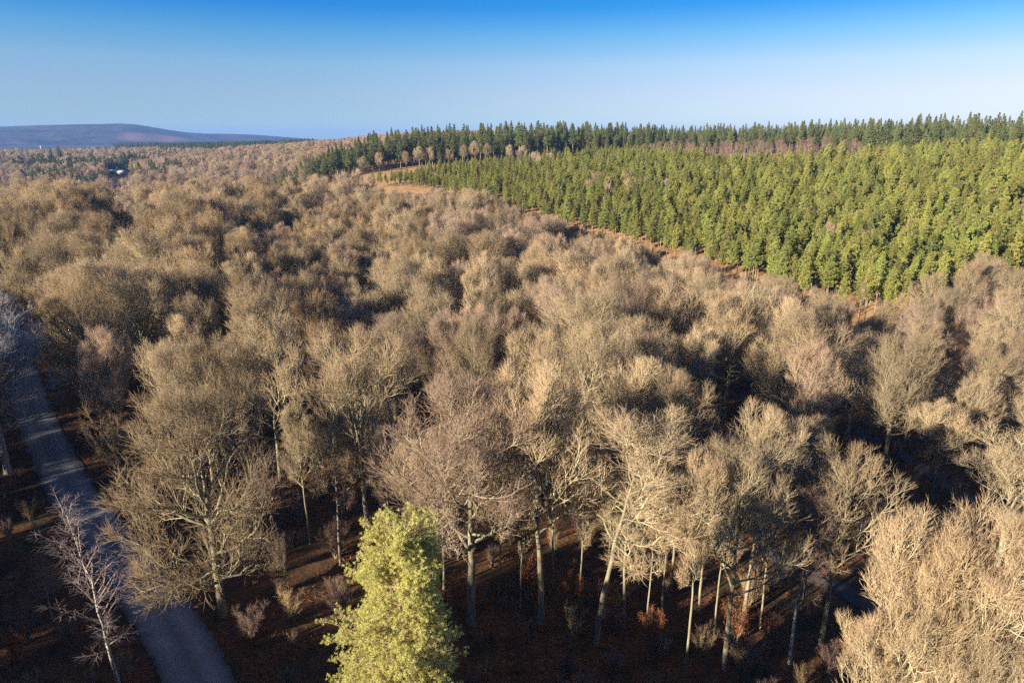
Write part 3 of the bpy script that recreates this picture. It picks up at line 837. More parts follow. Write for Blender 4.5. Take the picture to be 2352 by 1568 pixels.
hero(GREY, 18, 1085, 40, 660, 'silvery grey bare tree overhanging the road at the left edge', None, 0.4, 260)
hero(PBIRCH, 285, 1625, 225, 1125, 'slender white birch with drooping purple twigs in front of the road', None, 2.0, 150, 'birch')
hero(BIRCH[1], 120, 1420, 135, 1260, 'thin reddish birch sapling left of the white roadside birch', None, 4.0, 60, 'birch')
hero(OPEN[0], 2140, 1150, 2170, 925, 'pale bare oak with low forked limbs on the right edge of the dark gap', SR, 1.0, 165)
hero(OAKS[4], 1945, 1010, 1940, 815, 'wide spreading bare oak at the far end of the dark gap', SR, 0.6, 220)
hero(OPEN[2], 2290, 1300, 2290, 985, 'large bare tree with fan of upright limbs above the right-hand cluster', SR, 3.3, 200)
RC = 'bare trees clustered at the lower right corner'
for (X, Y, h, kd, w, rot, lab) in [
        (2170, 1180, 23, OPEN[0], 0.95, 0.5, 'bare tree with domed crown topmost in the lower right cluster'),
        (2300, 1205, 23, OPEN[2], 0.85, 2.5, 'bare tree cut by the picture edge in the lower right cluster'),
        (2085, 1285, 20, OAKS[2], 0.9, 1.2, 'slim bare tree on the left flank of the lower right cluster'),
        (2110, 1395, 18, OPEN[1], 0.95, 4.0, 'low wide bare tree with steep forks in the bottom right corner'),
        (2262, 1430, 18, OPEN[0], 0.85, 5.2, 'bare tree with pale twin stems at the very bottom right')]:
    x, y, d = top_hit(X, Y, h)
    PLACED.append((x, y))
    kd.place(x, y, h, rot, lab, RC, 'tree', w)
# young beeches that keep their russet leaves, under the front row
m, n, l, b = mat_base('russet_leaves', 0.9)
l.new(mix(n, l, attr(n, 'tip'), (0.17, 0.065, 0.028), (0.34, 0.14, 0.055)), b.inputs['Base Color'])
M['russet'] = m
def russet_builder(seed):
    global rng
    tr, cw0 = shrub_bush(seed, 5, 2.2, 7)
    V = np.concatenate(cw0.V); cw = MB()
    P = V[rng.integers(0, len(V), 5200)] + rng.normal(0, 0.06, (5200, 3))
    cw.blades(P, rng.normal(0, 1, P.shape), rng.uniform(0.07, 0.15, len(P)), rng.uniform(0.02, 0.04, len(P)), rng.random(len(P)))
    return tr, cw
RUSSET = Kind(russet_builder(171), 'beech_sapling', B_, M['russet'], 5, False)
rng = np.random.default_rng(34)
for X, Y, h, lab in [(1056, 1400, 3.2, 'russet-leaved sapling at the foot of the tree behind the pine'), (1210, 1375, 5.0, 'tallest russet-leaved sapling, beside the forked tree trunk'),
                     (1318, 1400, 3.6, 'russet-leaved sapling left of the leaning tree trunk'), (1394, 1410, 3.2, 'russet-leaved sapling right of the leaning tree trunk'),
                     (1500, 1490, 3.6, 'russet-leaved sapling left of the long dark stem'), (1690, 1475, 4.2, 'russet-leaved sapling at the foot of the pale slim tree'),
                     (1765, 1480, 3.2, 'russet-leaved sapling left of the speckled birch foot'), (690, 1150, 3.8, 'russet-leaved sapling in the clearing behind the broad oak'),
                     (760, 1120, 3.4, 'russet-leaved sapling under the dark-stemmed trees'), (40, 1520, 3.0, 'russet-leaved sapling in the bottom left corner')]:
    x, y, d = ground_hit(X, Y)
    RUSSET.place(x, y, h, X, lab, 'russet saplings on the woodland floor', 'sapling', 1.1)
# crowns one can pick out in the middle canopy: where their tips show, and how wide they are
MC = 'bare crowns picked out of the middle canopy'
for (X, Y, h, kd, w, rot, lab) in [
        (605, 735, 24, 12, 1.15, 0.4, 'large pale fan-shaped crown behind the broad roadside oak'),
        (445, 785, 22, 13, 0.9, 1.9, 'bare crown between the golden hazel bush and large fan-shaped crown'),
        (1000, 722, 22, 9, 0.9, 3.0, 'small cup-shaped bare crown below the long dark hollow'),
        (1090, 728, 22, 0, 0.8, 2.0, 'rounded bare crown right of the cup-shaped one'),
        (1190, 715, 20, 9, 0.8, 5.0, 'little round pinkish crown below the dark hollow'),
        (1262, 762, 23, 13, 0.9, 1.0, 'bare crown directly behind the forked front tree'),
        (1360, 770, 24, 4, 1.0, 0.0, 'pale bare crown behind and right of the forked front tree'),
        (430, 610, 23, 4, 1.05, 4.4, 'broad bare crown right of the pale stemmed inland oak'),
        (585, 660, 23, 0, 1.1, 3.1, 'broad tan crown above the large fan-shaped crown'),
        (1430, 600, 23, 4, 1.1, 2.2, 'large domed crown with visible limbs below the pine plantation'),
        (1690, 660, 23, 4, 1.1, 5.5, 'big domed crown in front of the shaded plantation corner'),
        (1560, 860, 22, 5, 1.0, 0.8, 'shaded brown crown on the near side of the dark gap'),
        (1450, 830, 22, 5, 1.0, 1.8, 'dull brown crown behind the leaning front tree'),
        (1860, 720, 22, 4, 1.0, 2.8, 'bare crown with open limbs just beyond the wide spreading oak'),
        (2080, 770, 20, 4, 0.9, 3.8, 'fan of pale limbs at the foot of the pine slope'),
        (2270, 780, 14, 5, 0.8, 0.1, 'small pale-stemmed tree on the rusty slope at the right edge'),
        (1240, 560, 23, 3, 1.0, 0.9, 'pale forked crown midway between pine tip and plantation'),
        (1110, 590, 23, 5, 1.0, 3.9, 'tan crown left of the pale forked crown in mid canopy'),
        (40, 385, 24, 4, 1.1, 1.0, 'high dark brown crown at the left edge of the skyline'),
        (112, 366, 24, 7, 1.2, 2.0, 'golden domed crown highest on the left skyline'),
        (168, 374, 23, 7, 1.1, 3.0, 'golden crown stepping down right of the highest left dome'),
        (95, 425, 24, 4, 1.1, 4.0, 'shaded grey-brown crown under the golden skyline dome'),
        (20, 470, 24, 5, 1.1, 5.0, 'dark crown at the left edge below the skyline trees'),
        (110, 500, 22, 4, 1.0, 0.3, 'dark brown crown left of the golden slope of canopy'),
        (30, 580, 22, 5, 1.0, 2.2, 'dull bare crown at left edge above the silvery willow')]:
    x, y, d = top_hit(X, Y, h)
    PLACED.append((x, y))
    (OAKS + GOLD + PINK + OPEN)[kd].place(x, y, h, rot, lab, MC, 'tree', w)
N_NAMED_BARE = len(PLACED)

# ------------------------------------------------------------------ scatter
def scatter(n_try, dmin, sample, ok, avoid=(), adist=6.0):
    """dart throwing: points at least dmin apart"""
    cell = dmin / 1.4143
    grid, pts = {}, []
    av = np.array(avoid) if len(avoid) else None
    cand = sample(n_try)
    good = ok(cand[:, 0], cand[:, 1])
    cand = cand[good]
    for x, y in cand:
        if av is not None and np.min(np.hypot(av[:, 0] - x, av[:, 1] - y)) < adist: continue
        i, j = int(x // cell), int(y // cell)
        hit = False
        for a in range(i - 2, i + 3):
            for b in range(j - 2, j + 3):
                for (px, py) in grid.get((a, b), ()):
                    if (px - x) ** 2 + (py - y) ** 2 < dmin * dmin: hit = True; break
                if hit: break
            if hit: break
        if hit: continue
        grid.setdefault((i, j), []).append((x, y)); pts.append((x, y))
    return np.array(pts).reshape(-1, 2)

def fan(d0, d1, X0, X1):
    a0, a1 = az_of(X0), az_of(X1)
    def f(n):
        d = np.sqrt(rng.uniform(d0 * d0, d1 * d1, n)); a = rng.uniform(a0, a1, n)
        return np.stack([d * np.sin(a), d * np.cos(a)], 1)
    return f

def in_frame(x, y, h):
    z = T(x, y)
    X, Yt, _ = project(x, y, z + h)
    X2, Yb, _ = project(x, y, z)
    m = 60
    return (y > 8) & (X > -m) & (X < 2352 + m) & (Yt < 1560)

def gap_axis():
    return np.array([ground_hit(*p)[:2] for p in [(1660, 885), (1800, 930), (1900, 985), (2000, 1060), (2080, 1150), (2130, 1230)]])
GAP = smooth_path(gap_axis(), 10)

HOLLOWS = [(top_hit(X, Y, 15)[:2], r_) for X, Y, r_ in [(930, 705, 8), (1030, 705, 9), (1130, 700, 9), (1215, 705, 6), (640, 545, 9), (850, 590, 8), (720, 590, 6), (1260, 850, 6), (1700, 880, 9), (1850, 665, 9), (1620, 690, 7), (560, 470, 8), (130, 500, 7), (690, 500, 9), (1560, 790, 6), (420, 730, 6), (1400, 700, 7)]]
def wood_ok(x, y):
    d, X = np.hypot(x, y), col_of(x, y)
    o = (d < wood_limit(X)) & (dist_to(ROAD, x, y) > 6.5) & (dist_to(TRACK, x, y) > 5) & (dist_to(RIDE, x, y) > 4.5) & (dist_to(GAP, x, y) > 7.5)
    o &= ~((X > 2000) & (d > 118) & (rng.random(len(np.atleast_1d(x))) < 0.25))
    for (hx_, hy_), hr_ in HOLLOWS: o &= np.hypot(x - hx_, y - hy_) > hr_
    edge_ = np.interp(X, LO_X, LO_D) - d
    o &= ~(edge_ < np.interp(X, [1100, 1200, 1800, 1850, 2100, 2150], [0, 14, 15, 25, 24, 11]))
    left_of_road = x < np.interp(y, ROAD[:, 1], ROAD[:, 0])
    o &= np.where(left_of_road, d > 98, d > 86)
    o &= ~((X > 1950) & (d < 95) & (X < 2150))
    return o
pts = scatter(14000, 7.6, fan(60, 380, -500, 2900), wood_ok, PLACED, 6.2)
hh = rng.uniform(18.5, 24.5, len(pts)); _X = col_of(pts[:, 0], pts[:, 1]); _g = wood_limit(_X) - np.hypot(pts[:, 0], pts[:, 1])
hh *= np.where(_X > 2000, 0.66, np.where(_X > 870, np.interp(_g, [0, 20, 65], [0.44, 0.52, 1.0]), np.where(_X > 600, 0.86, np.where((_X > 212) & (_X < 305) & (_g < 150), 0.58, 1.0))))
vis = in_frame(pts[:, 0], pts[:, 1], hh)
dist = np.hypot(pts[:, 0], pts[:, 1])
order = np.argsort(np.where(vis, dist, 1e6))
n_ind = 300 - N_NAMED_BARE
ind = [k for k in order if vis[k]][:n_ind]
rest_bare = [k for k in range(len(pts)) if k not in set(ind)]
def pick_bare(x, y):
    d, X = math.hypot(x, y), float(col_of(x, y))
    p_gold = 0.55 if (d > 170 and X < 900) else (0.25 if X < 900 and d > 110 else 0.06)
    if rng.random() < p_gold: return 7 + rng.integers(0, 2)
    return rng.choice([0, 0, 1, 3, 4, 4, 5, 5, 9, 9, 10, 10])
ALL_BARE = OAKS + GOLD + PINK
for k in ind:
    x, y = pts[k]
    kd = ALL_BARE[pick_bare(x, y)]
    d, X = dist[k], float(col_of(x, y))
    if x < np.interp(y, ROAD[:, 1], ROAD[:, 0]): lab, grp = 'bare winter tree in the shadowed wood left of the road', 'bare trees left of the road'
    elif X > 2000: lab, grp = 'pale bare tree on the open rusty slope below the right end of pines', 'bare trees on the right-hand slope'
    elif d < 120: lab, grp = 'bare brown tree in the closed canopy directly behind the front rows', 'bare trees of the near canopy'
    elif X > 1150: lab, grp = 'bare tan tree in the canopy below the green pine plantation', 'bare trees below the plantation'
    elif d < 190: lab, grp = 'bare tan tree in the middle of the canopy right of the road', 'bare trees of the middle canopy'
    else: lab, grp = 'bare golden-brown tree on the far rise of the canopy at left', 'bare trees of the far rise'
    kd.place(x, y, hh[k], rng.uniform(0, 6.28), lab, grp, 'tree', rng.uniform(0.9, 1.15))

# thin birches on the rusty slope at the right and the strip above the plantation
bp_ = scatter(500, 3.2, fan(125, 205, 2030, 2700), lambda x, y: (np.hypot(x, y) < np.interp(col_of(x, y), LO_X, LO_D) - 3) & (dist_to(RIDE, x, y) > 4))[:46]
for x, y in bp_:
    BIRCH[rng.integers(0, 2)].place(x, y, rng.uniform(8, 13), rng.uniform(0, 6.28), 'thin pale-stemmed birch on the rusty slope below the pines at right', 'birches on the rusty slope', 'birch', 1.0)
bp_ = scatter(2500, 5.0, fan(390, 575, 1470, 2000), lambda x, y: (np.hypot(x, y) > np.interp(col_of(x, y), HI_X, HI_D) + 2) & (np.hypot(x, y) < np.interp(col_of(x, y), FIR_X, FIR_D) - 3))[:150]
for x, y in bp_:
    BIRCH[rng.integers(0, 2)].place(x, y, rng.uniform(9, 14), rng.uniform(0, 6.28), 'pinkish bare birch in the strip between plantation and ridge conifers', 'birches above the plantation', 'birch', 1.5)
# bare trees along the front of the ridge conifers
for X, Y, h in [(830, 380, 12), (868, 378, 13), (930, 372, 12), (960, 372, 14), (985, 371, 13), (1030, 368, 11), (1065, 366, 13), (1090, 364, 15), (1120, 360, 13), (690, 384, 14), (655, 384, 12), (1170, 352, 12), (1200, 350, 11)]:
    d = float(np.interp(X, FIR_X, FIR_D)) - 12; a = az_of(X)
    OAKS[4].place(d * math.sin(a), d * math.cos(a), h, rng.uniform(0, 6.28), 'small round bare tree before the dark ridge conifers by the clearing', 'bare trees along the clearing', 'tree', 0.95)

# ------------------------------------------------------------------ plantation pines
def pine_ok(x, y):
    d, X = np.hypot(x, y), col_of(x, y)
    return (X > 845) & (d > np.interp(X, LO_X, LO_D)) & (d < np.interp(X, HI_X, HI_D))
pp_ = scatter(80000, 3.15, fan(180, 500, 840, 2750), pine_ok)
ph_ = np.clip(rng.normal(0.97, 0.13, len(pp_)), 0.6, 1.25) * np.interp(col_of(pp_[:, 0], pp_[:, 1]), [850, 1250, 1700, 2352], [8, 11, 14, 15])
pv = in_frame(pp_[:, 0], pp_[:, 1], ph_)
# open pockets of bare birch among the pines
pk = np.array([ground_hit(X, Y)[:2] for X, Y in [(1450, 465), (1960, 395), (2060, 590)]])
open_ = (np.min(np.hypot(pk[:, 0][None] - pp_[:, :1], pk[:, 1][None] - pp_[:, 1:]), 1) < 6.5) | (rng.random(len(pp_)) < 0.05)
pp_, ph_, pv = pp_[~open_], ph_[~open_], pv[~open_]
edge_d = np.hypot(pp_[:, 0], pp_[:, 1])
po = np.argsort(np.where(pv, edge_d, 1e6))
p_ind = po[:290]
for k in p_ind:
    x, y = pp_[k]
    X = float(col_of(x, y))
    gap_ = edge_d[k] - np.interp(X, LO_X, LO_D)
    if gap_ < 7: lab, grp = 'green plantation pine with bare reddish trunk on the lower edge of the stand', 'pines on the plantation edge'
    elif X > 2050: lab, grp = 'green pine inside the steep right-hand part of the plantation', 'pines of the right-hand plantation'
    else: lab, grp = 'green pine in the lower ranks of the plantation slope', 'pines of the lower plantation'
    PINES[rng.integers(0, 4)].place(x, y, ph_[k], rng.uniform(0, 6.28), lab, grp, 'pine tree', rng.uniform(0.8, 1.08))
p_rest = po[290:]
gp = scatter(3000, 9, fan(200, 480, 1150, 2600), pine_ok)
gc = np.array([ground_hit(X, Y)[:2] for X, Y in [(1450, 470), (1960, 400), (2060, 600), (1700, 360), (1250, 400), (2250, 520)]])
gp = gp[np.argsort(np.min(np.hypot(gc[:, 0][None] - gp[:, :1], gc[:, 1][None] - gp[:, 1:]), 1))][:42]
for x, y in gp:
    PINK[rng.integers(0, 2)].place(x, y, rng.uniform(10, 13.5), rng.uniform(0, 6.28), 'bare brown tree standing among the green plantation pines', 'bare trees among the pines', 'tree', 0.95)
# two young pines standing out below the stand
for X, Y, h, lab in [(2080, 735, 7, 'young green pine among the red trunks below the stand'), (2335, 715, 6, 'small lone green pine among birches at the right')]:
    x, y, d = ground_hit(X, Y)
    PINES[2].place(x, y, h, 0.4, lab, None, 'pine tree', 1.1)

# ------------------------------------------------------------------ ridge conifers
def fir_ok(x, y):
    d, X = np.hypot(x, y), col_of(x, y)
    f = np.interp(X, FIR_X, FIR_D)
    return (X > 575) & (d > f) & (d < f + np.interp(X, [575, 690, 850, 1200], [18, 40, 90, 130]))
fp = scatter(30000, 5.1, fan(430, 740, 560, 2800), fir_ok)
fh = np.clip(rng.normal(0.93, 0.17, len(fp)), 0.6, 1.25) * np.interp(col_of(fp[:, 0], fp[:, 1]), [575, 690, 850, 1250, 1700, 2100, 2352], [10, 15.5, 22.5, 22, 18.5, 21, 22])
fv = in_frame(fp[:, 0], fp[:, 1], fh)
fe = np.hypot(fp[:, 0], fp[:, 1]) - np.interp(col_of(fp[:, 0], fp[:, 1]), FIR_X, FIR_D)
fo = np.argsort(np.where(fv, fe, 1e6))
for k in fo[:260]:
    x, y = fp[k]; X = float(col_of(x, y))
    if X < 1250: lab, grp = 'tall dark conifer with bare lower trunk behind the rusty clearing', 'ridge conifers behind the clearing'
    elif X < 1700: lab, grp = 'dark conifer on the ridge above the middle of the plantation', 'ridge conifers above the plantation'
    else: lab, grp = 'pointed conifer on the right-hand skyline ridge', 'conifers on the right-hand skyline'
    FIRS[rng.integers(0, 3)].place(x, y, fh[k], rng.uniform(0, 6.28), lab, grp, 'conifer', rng.uniform(0.95, 1.35))
f_rest = fo[260:]
# low evergreens at the left tip of the ridge row
for X, d, h, kd, lab in [(556, 470, 11, 0, 'yellow-green bushy pine at the left tip of the ridge row'), (590, 480, 12, 2, 'low dark evergreen second from the left tip of the ridge row'),
                        (606, 476, 8, 1, 'short evergreen below the bare tree near the ridge row tip'), (627, 470, 9, 0, 'bushy evergreen under the left end of the ridge row'),
                        (648, 472, 10, 3, 'round dark evergreen at the left of the clearing'), (670, 474, 10, 1, 'rounded evergreen beside the left clearing trees'),
                        (745, 455, 6, 0, 'small yellow-green conifer alone in the clearing'), (780, 450, 6, 2, 'second small conifer standing in the rusty clearing'), (868, 440, 6, 2, 'little conifer in the clearing near plantation tip')]:
    a = az_of(X); x, y = d * math.sin(a), d * math.cos(a)
    PINES[kd].place(x, y, h, 1.0, lab, None, 'pine tree', 1.7)

# ------------------------------------------------------------------ small built things far off
SHEDS = []
def mast(x, y, h, r, label, base=None):
    z = float(T(x, y)) if base is None else base
    root = bpy.data.objects.new('radio_mast', None); C.collection.objects.link(root); root.location = (x, y, z)
    tag(root, label, 'mast')
    P = np.array([[[0, 0, -1.0], [0, 0, h * 0.5], [0, 0, h]]]); R = np.array([[r, r * 0.8, r * 0.55]])
    a = MB(); a.tubes(P, R, 12, 0); obj('shaft', a.mesh('mast_shaft', True), M['white'], root)
    b = MB(); b.tubes(np.array([[[0, 0, h * 0.86], [0, 0, h * 0.88], [0, 0, h * 0.95], [0, 0, h * 0.97]]]), np.array([[r * 0.7, r * 1.5, r * 1.5, r * 0.5]]), 12, 0)
    obj('antenna_drum', b.mesh('mast_drum', True), M['white'], root)
    return root
a = az_of(90); mast(1900 * math.sin(a), 1900 * math.cos(a), 24, 0.9, 'white mast rising from the valley woods at far left')

def barn(x, y, z, L, W, Hh, rot, label):
    root = bpy.data.objects.new('farm_shed', None); C.collection.objects.link(root); root.location = (x, y, z); root.rotation_euler = (0, 0, rot)
    tag(root, label, 'building', 'pale roofed sheds in the valley')
    w = MB(); w.box((-L / 2, -W / 2, -1), (L / 2, W / 2, Hh)); obj('wall', w.mesh('shed_wall'), M['wall'], root)
    r = MB(); rz = Hh + W * 0.22; o_ = 0.6
    top = [(-L / 2 - o_, -W / 2 - o_, Hh - 0.1), (L / 2 + o_, -W / 2 - o_, Hh - 0.1), (L / 2 + o_, 0, rz), (-L / 2 - o_, 0, rz), (-L / 2 - o_, W / 2 + o_, Hh - 0.1), (L / 2 + o_, W / 2 + o_, Hh - 0.1)]
    low = [(p[0], p[1], p[2] + 0.25) for p in top]
    r.poly(top + low, [(0, 1, 2, 3), (3, 2, 5, 4), (6, 9, 8, 7), (9, 10, 11, 8), (0, 6, 7, 1), (4, 5, 11, 10), (0, 3, 9, 6), (3, 4, 10, 9), (1, 7, 8, 2), (2, 8, 11, 5)])
    obj('roof', r.mesh('shed_roof'), M['roof'], root)
    dr = MB(); dr.box((-2, -W / 2 - 0.06, 0), (2, -W / 2 - 0.01, Hh * 0.75)); obj('door', dr.mesh('shed_door'), M['dark'], root)
for X, Y, L, lab in [(238, 399, 13, 'long pale shed roof glimpsed beyond the golden trees'), (262, 400, 15, 'white shed roof in the middle of the valley sheds'), (281, 402, 9, 'small pale roof at the right of the valley sheds')]:
    x, y, d = ground_hit(X, Y)
    print('shed', x, y, d)
    SHEDS.append((x, y))
    barn(x, y, float(T(x, y)), L, 9, 4, 0.15, lab)

# ------------------------------------------------------------------ masses: woods that read as one
def mass(name, points, heights, kinds, label, cat, widths=(0.9, 1.15), choose=None):
    """one object: every tree of a wood too many to count, standing on the same meshes"""
    n = len(points)
    V = np.stack([points[:, 0], points[:, 1], T(points[:, 0], points[:, 1]) - 0.05], 1)
    me = bpy.data.meshes.new(name); me.vertices.add(n); me.vertices.foreach_set('co', V.astype(np.float32).ravel())
    var = rng.integers(0, len(kinds), n) if choose is None else choose
    Hk = np.array([k.H for k in kinds])[var]
    s = heights / Hk; w = s * rng.uniform(*widths, n)
    for nm, ty, val in (('rot', 'FLOAT_VECTOR', np.stack([0 * s, 0 * s, rng.uniform(0, 6.28, n)], 1)), ('scl', 'FLOAT_VECTOR', np.stack([w, w, s], 1))):
        at = me.attributes.new(nm, ty, 'POINT'); at.data.foreach_set('vector', val.astype(np.float32).ravel())
    at = me.attributes.new('var', 'INT', 'POINT'); at.data.foreach_set('value', var.astype(np.int32))
    o = bpy.data.objects.new(name, me); C.collection.objects.link(o)
    g = bpy.data.node_groups.new(name, 'GeometryNodeTree')
    g.interface.new_socket('Geometry', in_out='INPUT', socket_type='NodeSocketGeometry')
    g.interface.new_socket('Geometry', in_out='OUTPUT', socket_type='NodeSocketGeometry')
    N, L = g.nodes, g.links
    gi, go = N.new('NodeGroupInput'), N.new('NodeGroupOutput')
    m2p = N.new('GeometryNodeMeshToPoints'); L.new(gi.outputs[0], m2p.inputs['Mesh'])
    jn = N.new('GeometryNodeJoinGeometry')
    def named(nm, ty):
        a = N.new('GeometryNodeInputNamedAttribute'); a.data_type = ty; a.inputs['Name'].default_value = nm
        return a.outputs['Attribute']
    rot, scl, vr = named('rot', 'FLOAT_VECTOR'), named('scl', 'FLOAT_VECTOR'), named('var', 'INT')
    for i, k in enumerate(kinds):
        cmpn = N.new('FunctionNodeCompare'); cmpn.data_type = 'INT'; cmpn.operation = 'EQUAL'
        L.new(vr, cmpn.inputs[2]); cmpn.inputs[3].default_value = i
        for part in k.src:
            oi = N.new('GeometryNodeObjectInfo'); oi.transform_space = 'ORIGINAL'; oi.inputs['Object'].default_value = part
            oi.inputs['As Instance'].default_value = True
            ip = N.new('GeometryNodeInstanceOnPoints')
            L.new(m2p.outputs[0], ip.inputs['Points']); L.new(cmpn.outputs[0], ip.inputs['Selection'])
            L.new(oi.outputs['Geometry'], ip.inputs['Instance']); L.new(rot, ip.inputs['Rotation']); L.new(scl, ip.inputs['Scale'])
            L.new(ip.outputs[0], jn.inputs[0])
    L.new(jn.outputs[0], go.inputs[0])
    md = o.modifiers.new('trees', 'NODES'); md.node_group = g
    return tag(o, label, cat, None, 'stuff')

bx_, by_, _ = ground_hit(350, 1235)
BUSH[1].place(bx_, by_, 3.2, 0.7, 'low brown scrub bush beside the right edge of the road', None, 'bush')
assert all(k.src for k in ALL_BARE + PINES + FIRS + BIRCH + BUSH)
rb = np.array(rest_bare)
mass('distant_bare_wood', pts[rb], hh[rb], ALL_BARE, 'closed canopy of bare brown trees running on beyond the nearer ones', 'woodland',
     choose=np.array([pick_bare(*pts[k]) for k in rb]))
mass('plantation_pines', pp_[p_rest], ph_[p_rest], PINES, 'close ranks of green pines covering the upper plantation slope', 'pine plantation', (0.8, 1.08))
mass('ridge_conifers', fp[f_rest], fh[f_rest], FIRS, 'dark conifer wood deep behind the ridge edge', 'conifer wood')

def far_ok(x, y):
    d, X = np.hypot(x, y), col_of(x, y)
    shed_gap = (np.abs(X - 260) < 34) & (d > SHED_D - 330) & (d < SHED_D + 12)
    return ~shed_gap & np.where(X > 690, d > np.interp(X, FIR_X, FIR_D) + np.interp(X, [690, 850, 1200], [40, 90, 130]), d > 540)
SHED_D = float(np.mean([math.hypot(*p) for p in SHEDS]))
fw = scatter(26000, 8.5, fan(470, 1250, -300, 1150), far_ok)
mass('far_bare_wood', fw, rng.uniform(14, 21, len(fw)), [PINK[0], PINK[1], BIRCH[1], OAKS[4]], 'pinkish brown bare woods rising across the valley at left', 'woodland', (1.0, 1.4))
dark = (col_of(fw[:, 0], fw[:, 1]) > 20) & (col_of(fw[:, 0], fw[:, 1]) < 400) & (np.hypot(fw[:, 0], fw[:, 1]) > 840) & (np.sin(fw[:, 0] * 0.03) + np.sin(fw[:, 1] * 0.017 + 2) > -0.35)
mass('valley_conifers', fw[dark], rng.uniform(16, 25, int(dark.sum())), FIRS, 'dark blue-green evergreen stands in the valley at far left', 'conifer wood', (1.1, 1.7))
fw2 = scatter(5000, 17, fan(1250, 2100, -400, 760), lambda x, y: np.hypot(x, y) > 1200)
mass('valley_wood', fw2, rng.uniform(12, 19, len(fw2)), [OAKS[4], OAKS[5]], 'scattered brown woods on the valley floor below the blue hill', 'woodland', (1.1, 1.5))
fc = scatter(12000, 9.5, fan(1500, 2500, 235, 720), lambda x, y: col_of(x, y) > 250 + (2500 - np.hypot(x, y)) * 0.2)
mass('far_conifer_wood', fc, rng.uniform(18, 27, len(fc)), FIRS, 'blue-green conifer wood in the distance below the hill', 'conifer wood', (1.0, 1.5))
# evergreens one can count in the valley
for X, Y, h, w, d in [(22, 352, 18, 2.2, 1250), (36, 350, 20, 2.4, 1260), (66, 351, 20, 2.4, 1250), (80, 349, 21, 2.6, 1270), (90, 350, 21, 2.4, 1260), (104, 354, 18, 2.0, 1240), (116, 358, 17, 2.0, 1230),
                     (150, 362, 18, 2.4, 1180), (166, 366, 18, 2.2, 1170), (178, 366, 17, 2.2, 1165), (190, 360, 16, 2.4, 1190), (206, 357, 16, 2.2, 1200), (222, 356, 16, 2.2, 1190), (280, 349, 19, 1.8, 1150), (292, 349, 20, 1.8, 1155), (300, 352, 17, 1.8, 1150),
                     (110, 330, 20, 1.2, 1500), (129, 331, 23, 1.2, 1480), (492, 341, 14, 1.6, 900), (542, 340, 13, 1.6, 900), (578, 338, 14, 1.6, 880), (256, 372, 12, 1.4, 760)]:
    a = az_of(X); x, y = d * math.sin(a), d * math.cos(a)
    FIRS[int(X) % 3].place(x, y, h * 1.45, X, 'dark evergreen tree in the valley beyond the wood at left', 'evergreens in the valley', 'conifer', w)

# shade trees behind and below the viewpoint (all outside the picture)
def behind_ok(x, y):
    return (dist_to(ROAD, x, y) > 5.5) & (np.hypot(x - HERO[0], y - HERO[1]) > 6) & (np.hypot(x, y) > 5)
bw = scatter(6000, 5.0, lambda n: np.stack([rng.uniform(-150, 40, n), rng.uniform(-75, 38, n)], 1), behind_ok)
keep_p = np.where(bw[:, 0] < -50, 0.25, np.where(bw[:, 0] < -18, 1.0, 0.55))
bw = bw[rng.random(len(bw)) < keep_p]
lw = scatter(4000, 9.5, lambda n: np.stack([rng.uniform(-190, -25, n), rng.uniform(-10, 120, n)], 1), lambda x, y: (dist_to(ROAD, x, y) > 6.5) & (x < -(0.78 * (y * 0.96 + 8) + 5)))
lw = lw[np.min(np.hypot(bw[:, 0][None] - lw[:, :1], bw[:, 1][None] - lw[:, 1:]), 1) > 5]
bw = np.concatenate([bw, lw])
bh = rng.uniform(19, 24, len(bw))
# none may show: keep tops under the lower picture edge, and none may stand between the sun and the bright pine
side_ = bw[:, 0] < -(0.78 * (bw[:, 1] * 0.96 + 8) + 5)
bh = np.where(side_, bh, np.minimum(bh, EYE - 0.945 * np.maximum(bw[:, 1] + 2.5, 0) - 1.5))
rel = np.array(HERO)[None] - bw
su = np.array([SUN_DIR[0], SUN_DIR[1]]); su = su / np.hypot(*su)
along = -(rel[:, 0] * su[0] + rel[:, 1] * su[1]); across_ = np.abs(rel[:, 0] * su[1] - rel[:, 1] * su[0])
bh = np.where((along > 0) & (across_ < 9), np.minimum(bh, 12.5 + math.tan(SUN_EL) * np.maximum(along - 4, 0)), bh)
for (tx, ty), wide, base in ((ground_hit(512, 1415)[:2], 7.5, 3.0), (ground_hit(285, 1625)[:2], 3.5, 6.0)):     # the sun reaches the roadside oak and birch
    rel = np.array([tx, ty])[None] - bw
    along = -(rel[:, 0] * su[0] + rel[:, 1] * su[1]); across_ = np.abs(rel[:, 0] * su[1] - rel[:, 1] * su[0])
    bh = np.where((along > 0) & (across_ < wide), np.minimum(bh, base + math.tan(SUN_EL) * np.maximum(along - 4, 0)), bh)
rel = np.array([26.0, 33.0])[None] - bw
along = -(rel[:, 0] * su[0] + rel[:, 1] * su[1]); across_ = np.abs(rel[:, 0] * su[1] - rel[:, 1] * su[0])
bh = np.where((along > 0) & (across_ < 11), np.minimum(bh, 9 + math.tan(SUN_EL) * np.maximum(along - 4, 0)), bh)
bw, bh = bw[bh > 9], bh[bh > 9]
mass('wood_around_viewpoint', bw, bh, FIRS[:1] + OAKS[3:6] + PINK, 'mixed wood standing outside the picture behind the viewpoint', 'woodland', (0.95, 1.4))

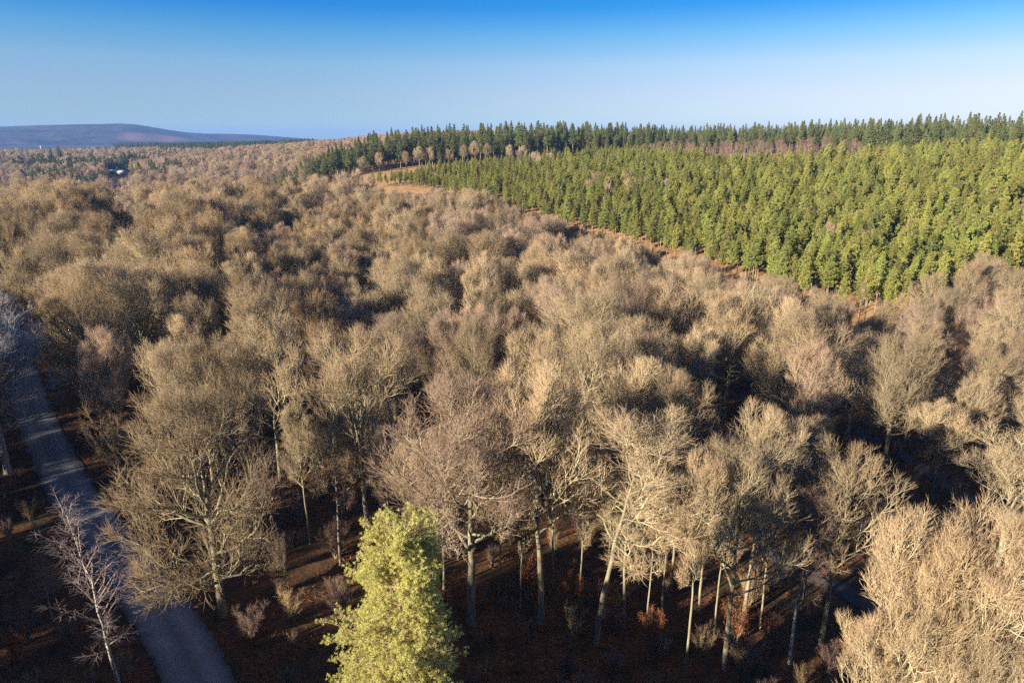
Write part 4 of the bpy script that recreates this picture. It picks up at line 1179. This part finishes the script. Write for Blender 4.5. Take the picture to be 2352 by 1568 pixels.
# ------------------------------------------------------------------ undergrowth
rng = np.random.default_rng(909)
ug = MB()
def ug_ok(x, y):
    return (dist_to(ROAD, x, y) > 3.4) & (dist_to(TRACK, x, y) > 2.2)
u1 = scatter(26000, 0.85, fan(34, 135, -300, 2600), ug_ok)
patchy = np.sin(u1[:, 0] * 0.21 + 1) * np.sin(u1[:, 1] * 0.17) + 0.5 * np.sin(u1[:, 0] * 0.53) * np.cos(u1[:, 1] * 0.61) + rng.normal(0, 0.35, len(u1))
u1 = u1[patchy > -0.15]
nb = 14
pz = np.concatenate([u1, T(u1[:, 0], u1[:, 1])[:, None]], 1)
size = rng.uniform(0.25, 0.75, len(u1))
P = np.repeat(pz, nb, 0) + rng.normal(0, 0.35, (len(u1) * nb, 3)) * np.array([1, 1, 0])
D = rng.normal(0, 1, P.shape) * np.array([1, 1, 0.4]) + np.array([0, 0, 0.6])
Ls = np.repeat(size, nb) * rng.uniform(0.6, 1.2, len(P))
ug.blades(P, D, Ls, Ls * 0.07, 0.5)
tag(obj('undergrowth', ug.mesh('undergrowth'), M['bracken']), 'rusty brown bracken and bramble covering the shaded woodland floor', 'undergrowth', None, 'stuff')
# thin scrub under the trees
sc_ = scatter(1500, 3.4, fan(45, 115, -250, 2350), lambda x, y: (dist_to(ROAD, x, y) > 4.5) & (dist_to(TRACK, x, y) > 3), PLACED, 1.5)
mass('scrub_layer', sc_, rng.uniform(1.6, 4.2, len(sc_)), [BUSH[1], BUSH[0]], 'low tangled brown scrub under the trees', 'scrub', (0.8, 1.4))

# ------------------------------------------------------------------ air
HZ = True
if HZ:
    hb = MB(); hb.box((-12500, -12500, -60), (12500, 12500, 190))
    hm = bpy.data.materials.new('haze'); hm.use_nodes = True
    hn, hl = hm.node_tree.nodes, hm.node_tree.links
    hn.remove(hn['Principled BSDF'])
    pv_ = hn.new('ShaderNodeVolumePrincipled')
    pv_.inputs['Color'].default_value = (0.20, 0.44, 1.0, 1)
    pv_.inputs['Density'].default_value = 0.00008
    pv_.inputs['Anisotropy'].default_value = 0.0
    hl.new(pv_.outputs[0], hn['Material Output'].inputs['Volume'])
    tag(obj('haze', hb.mesh('haze'), hm), kind='stuff', label='pale blue haze over the valley', cat='haze')
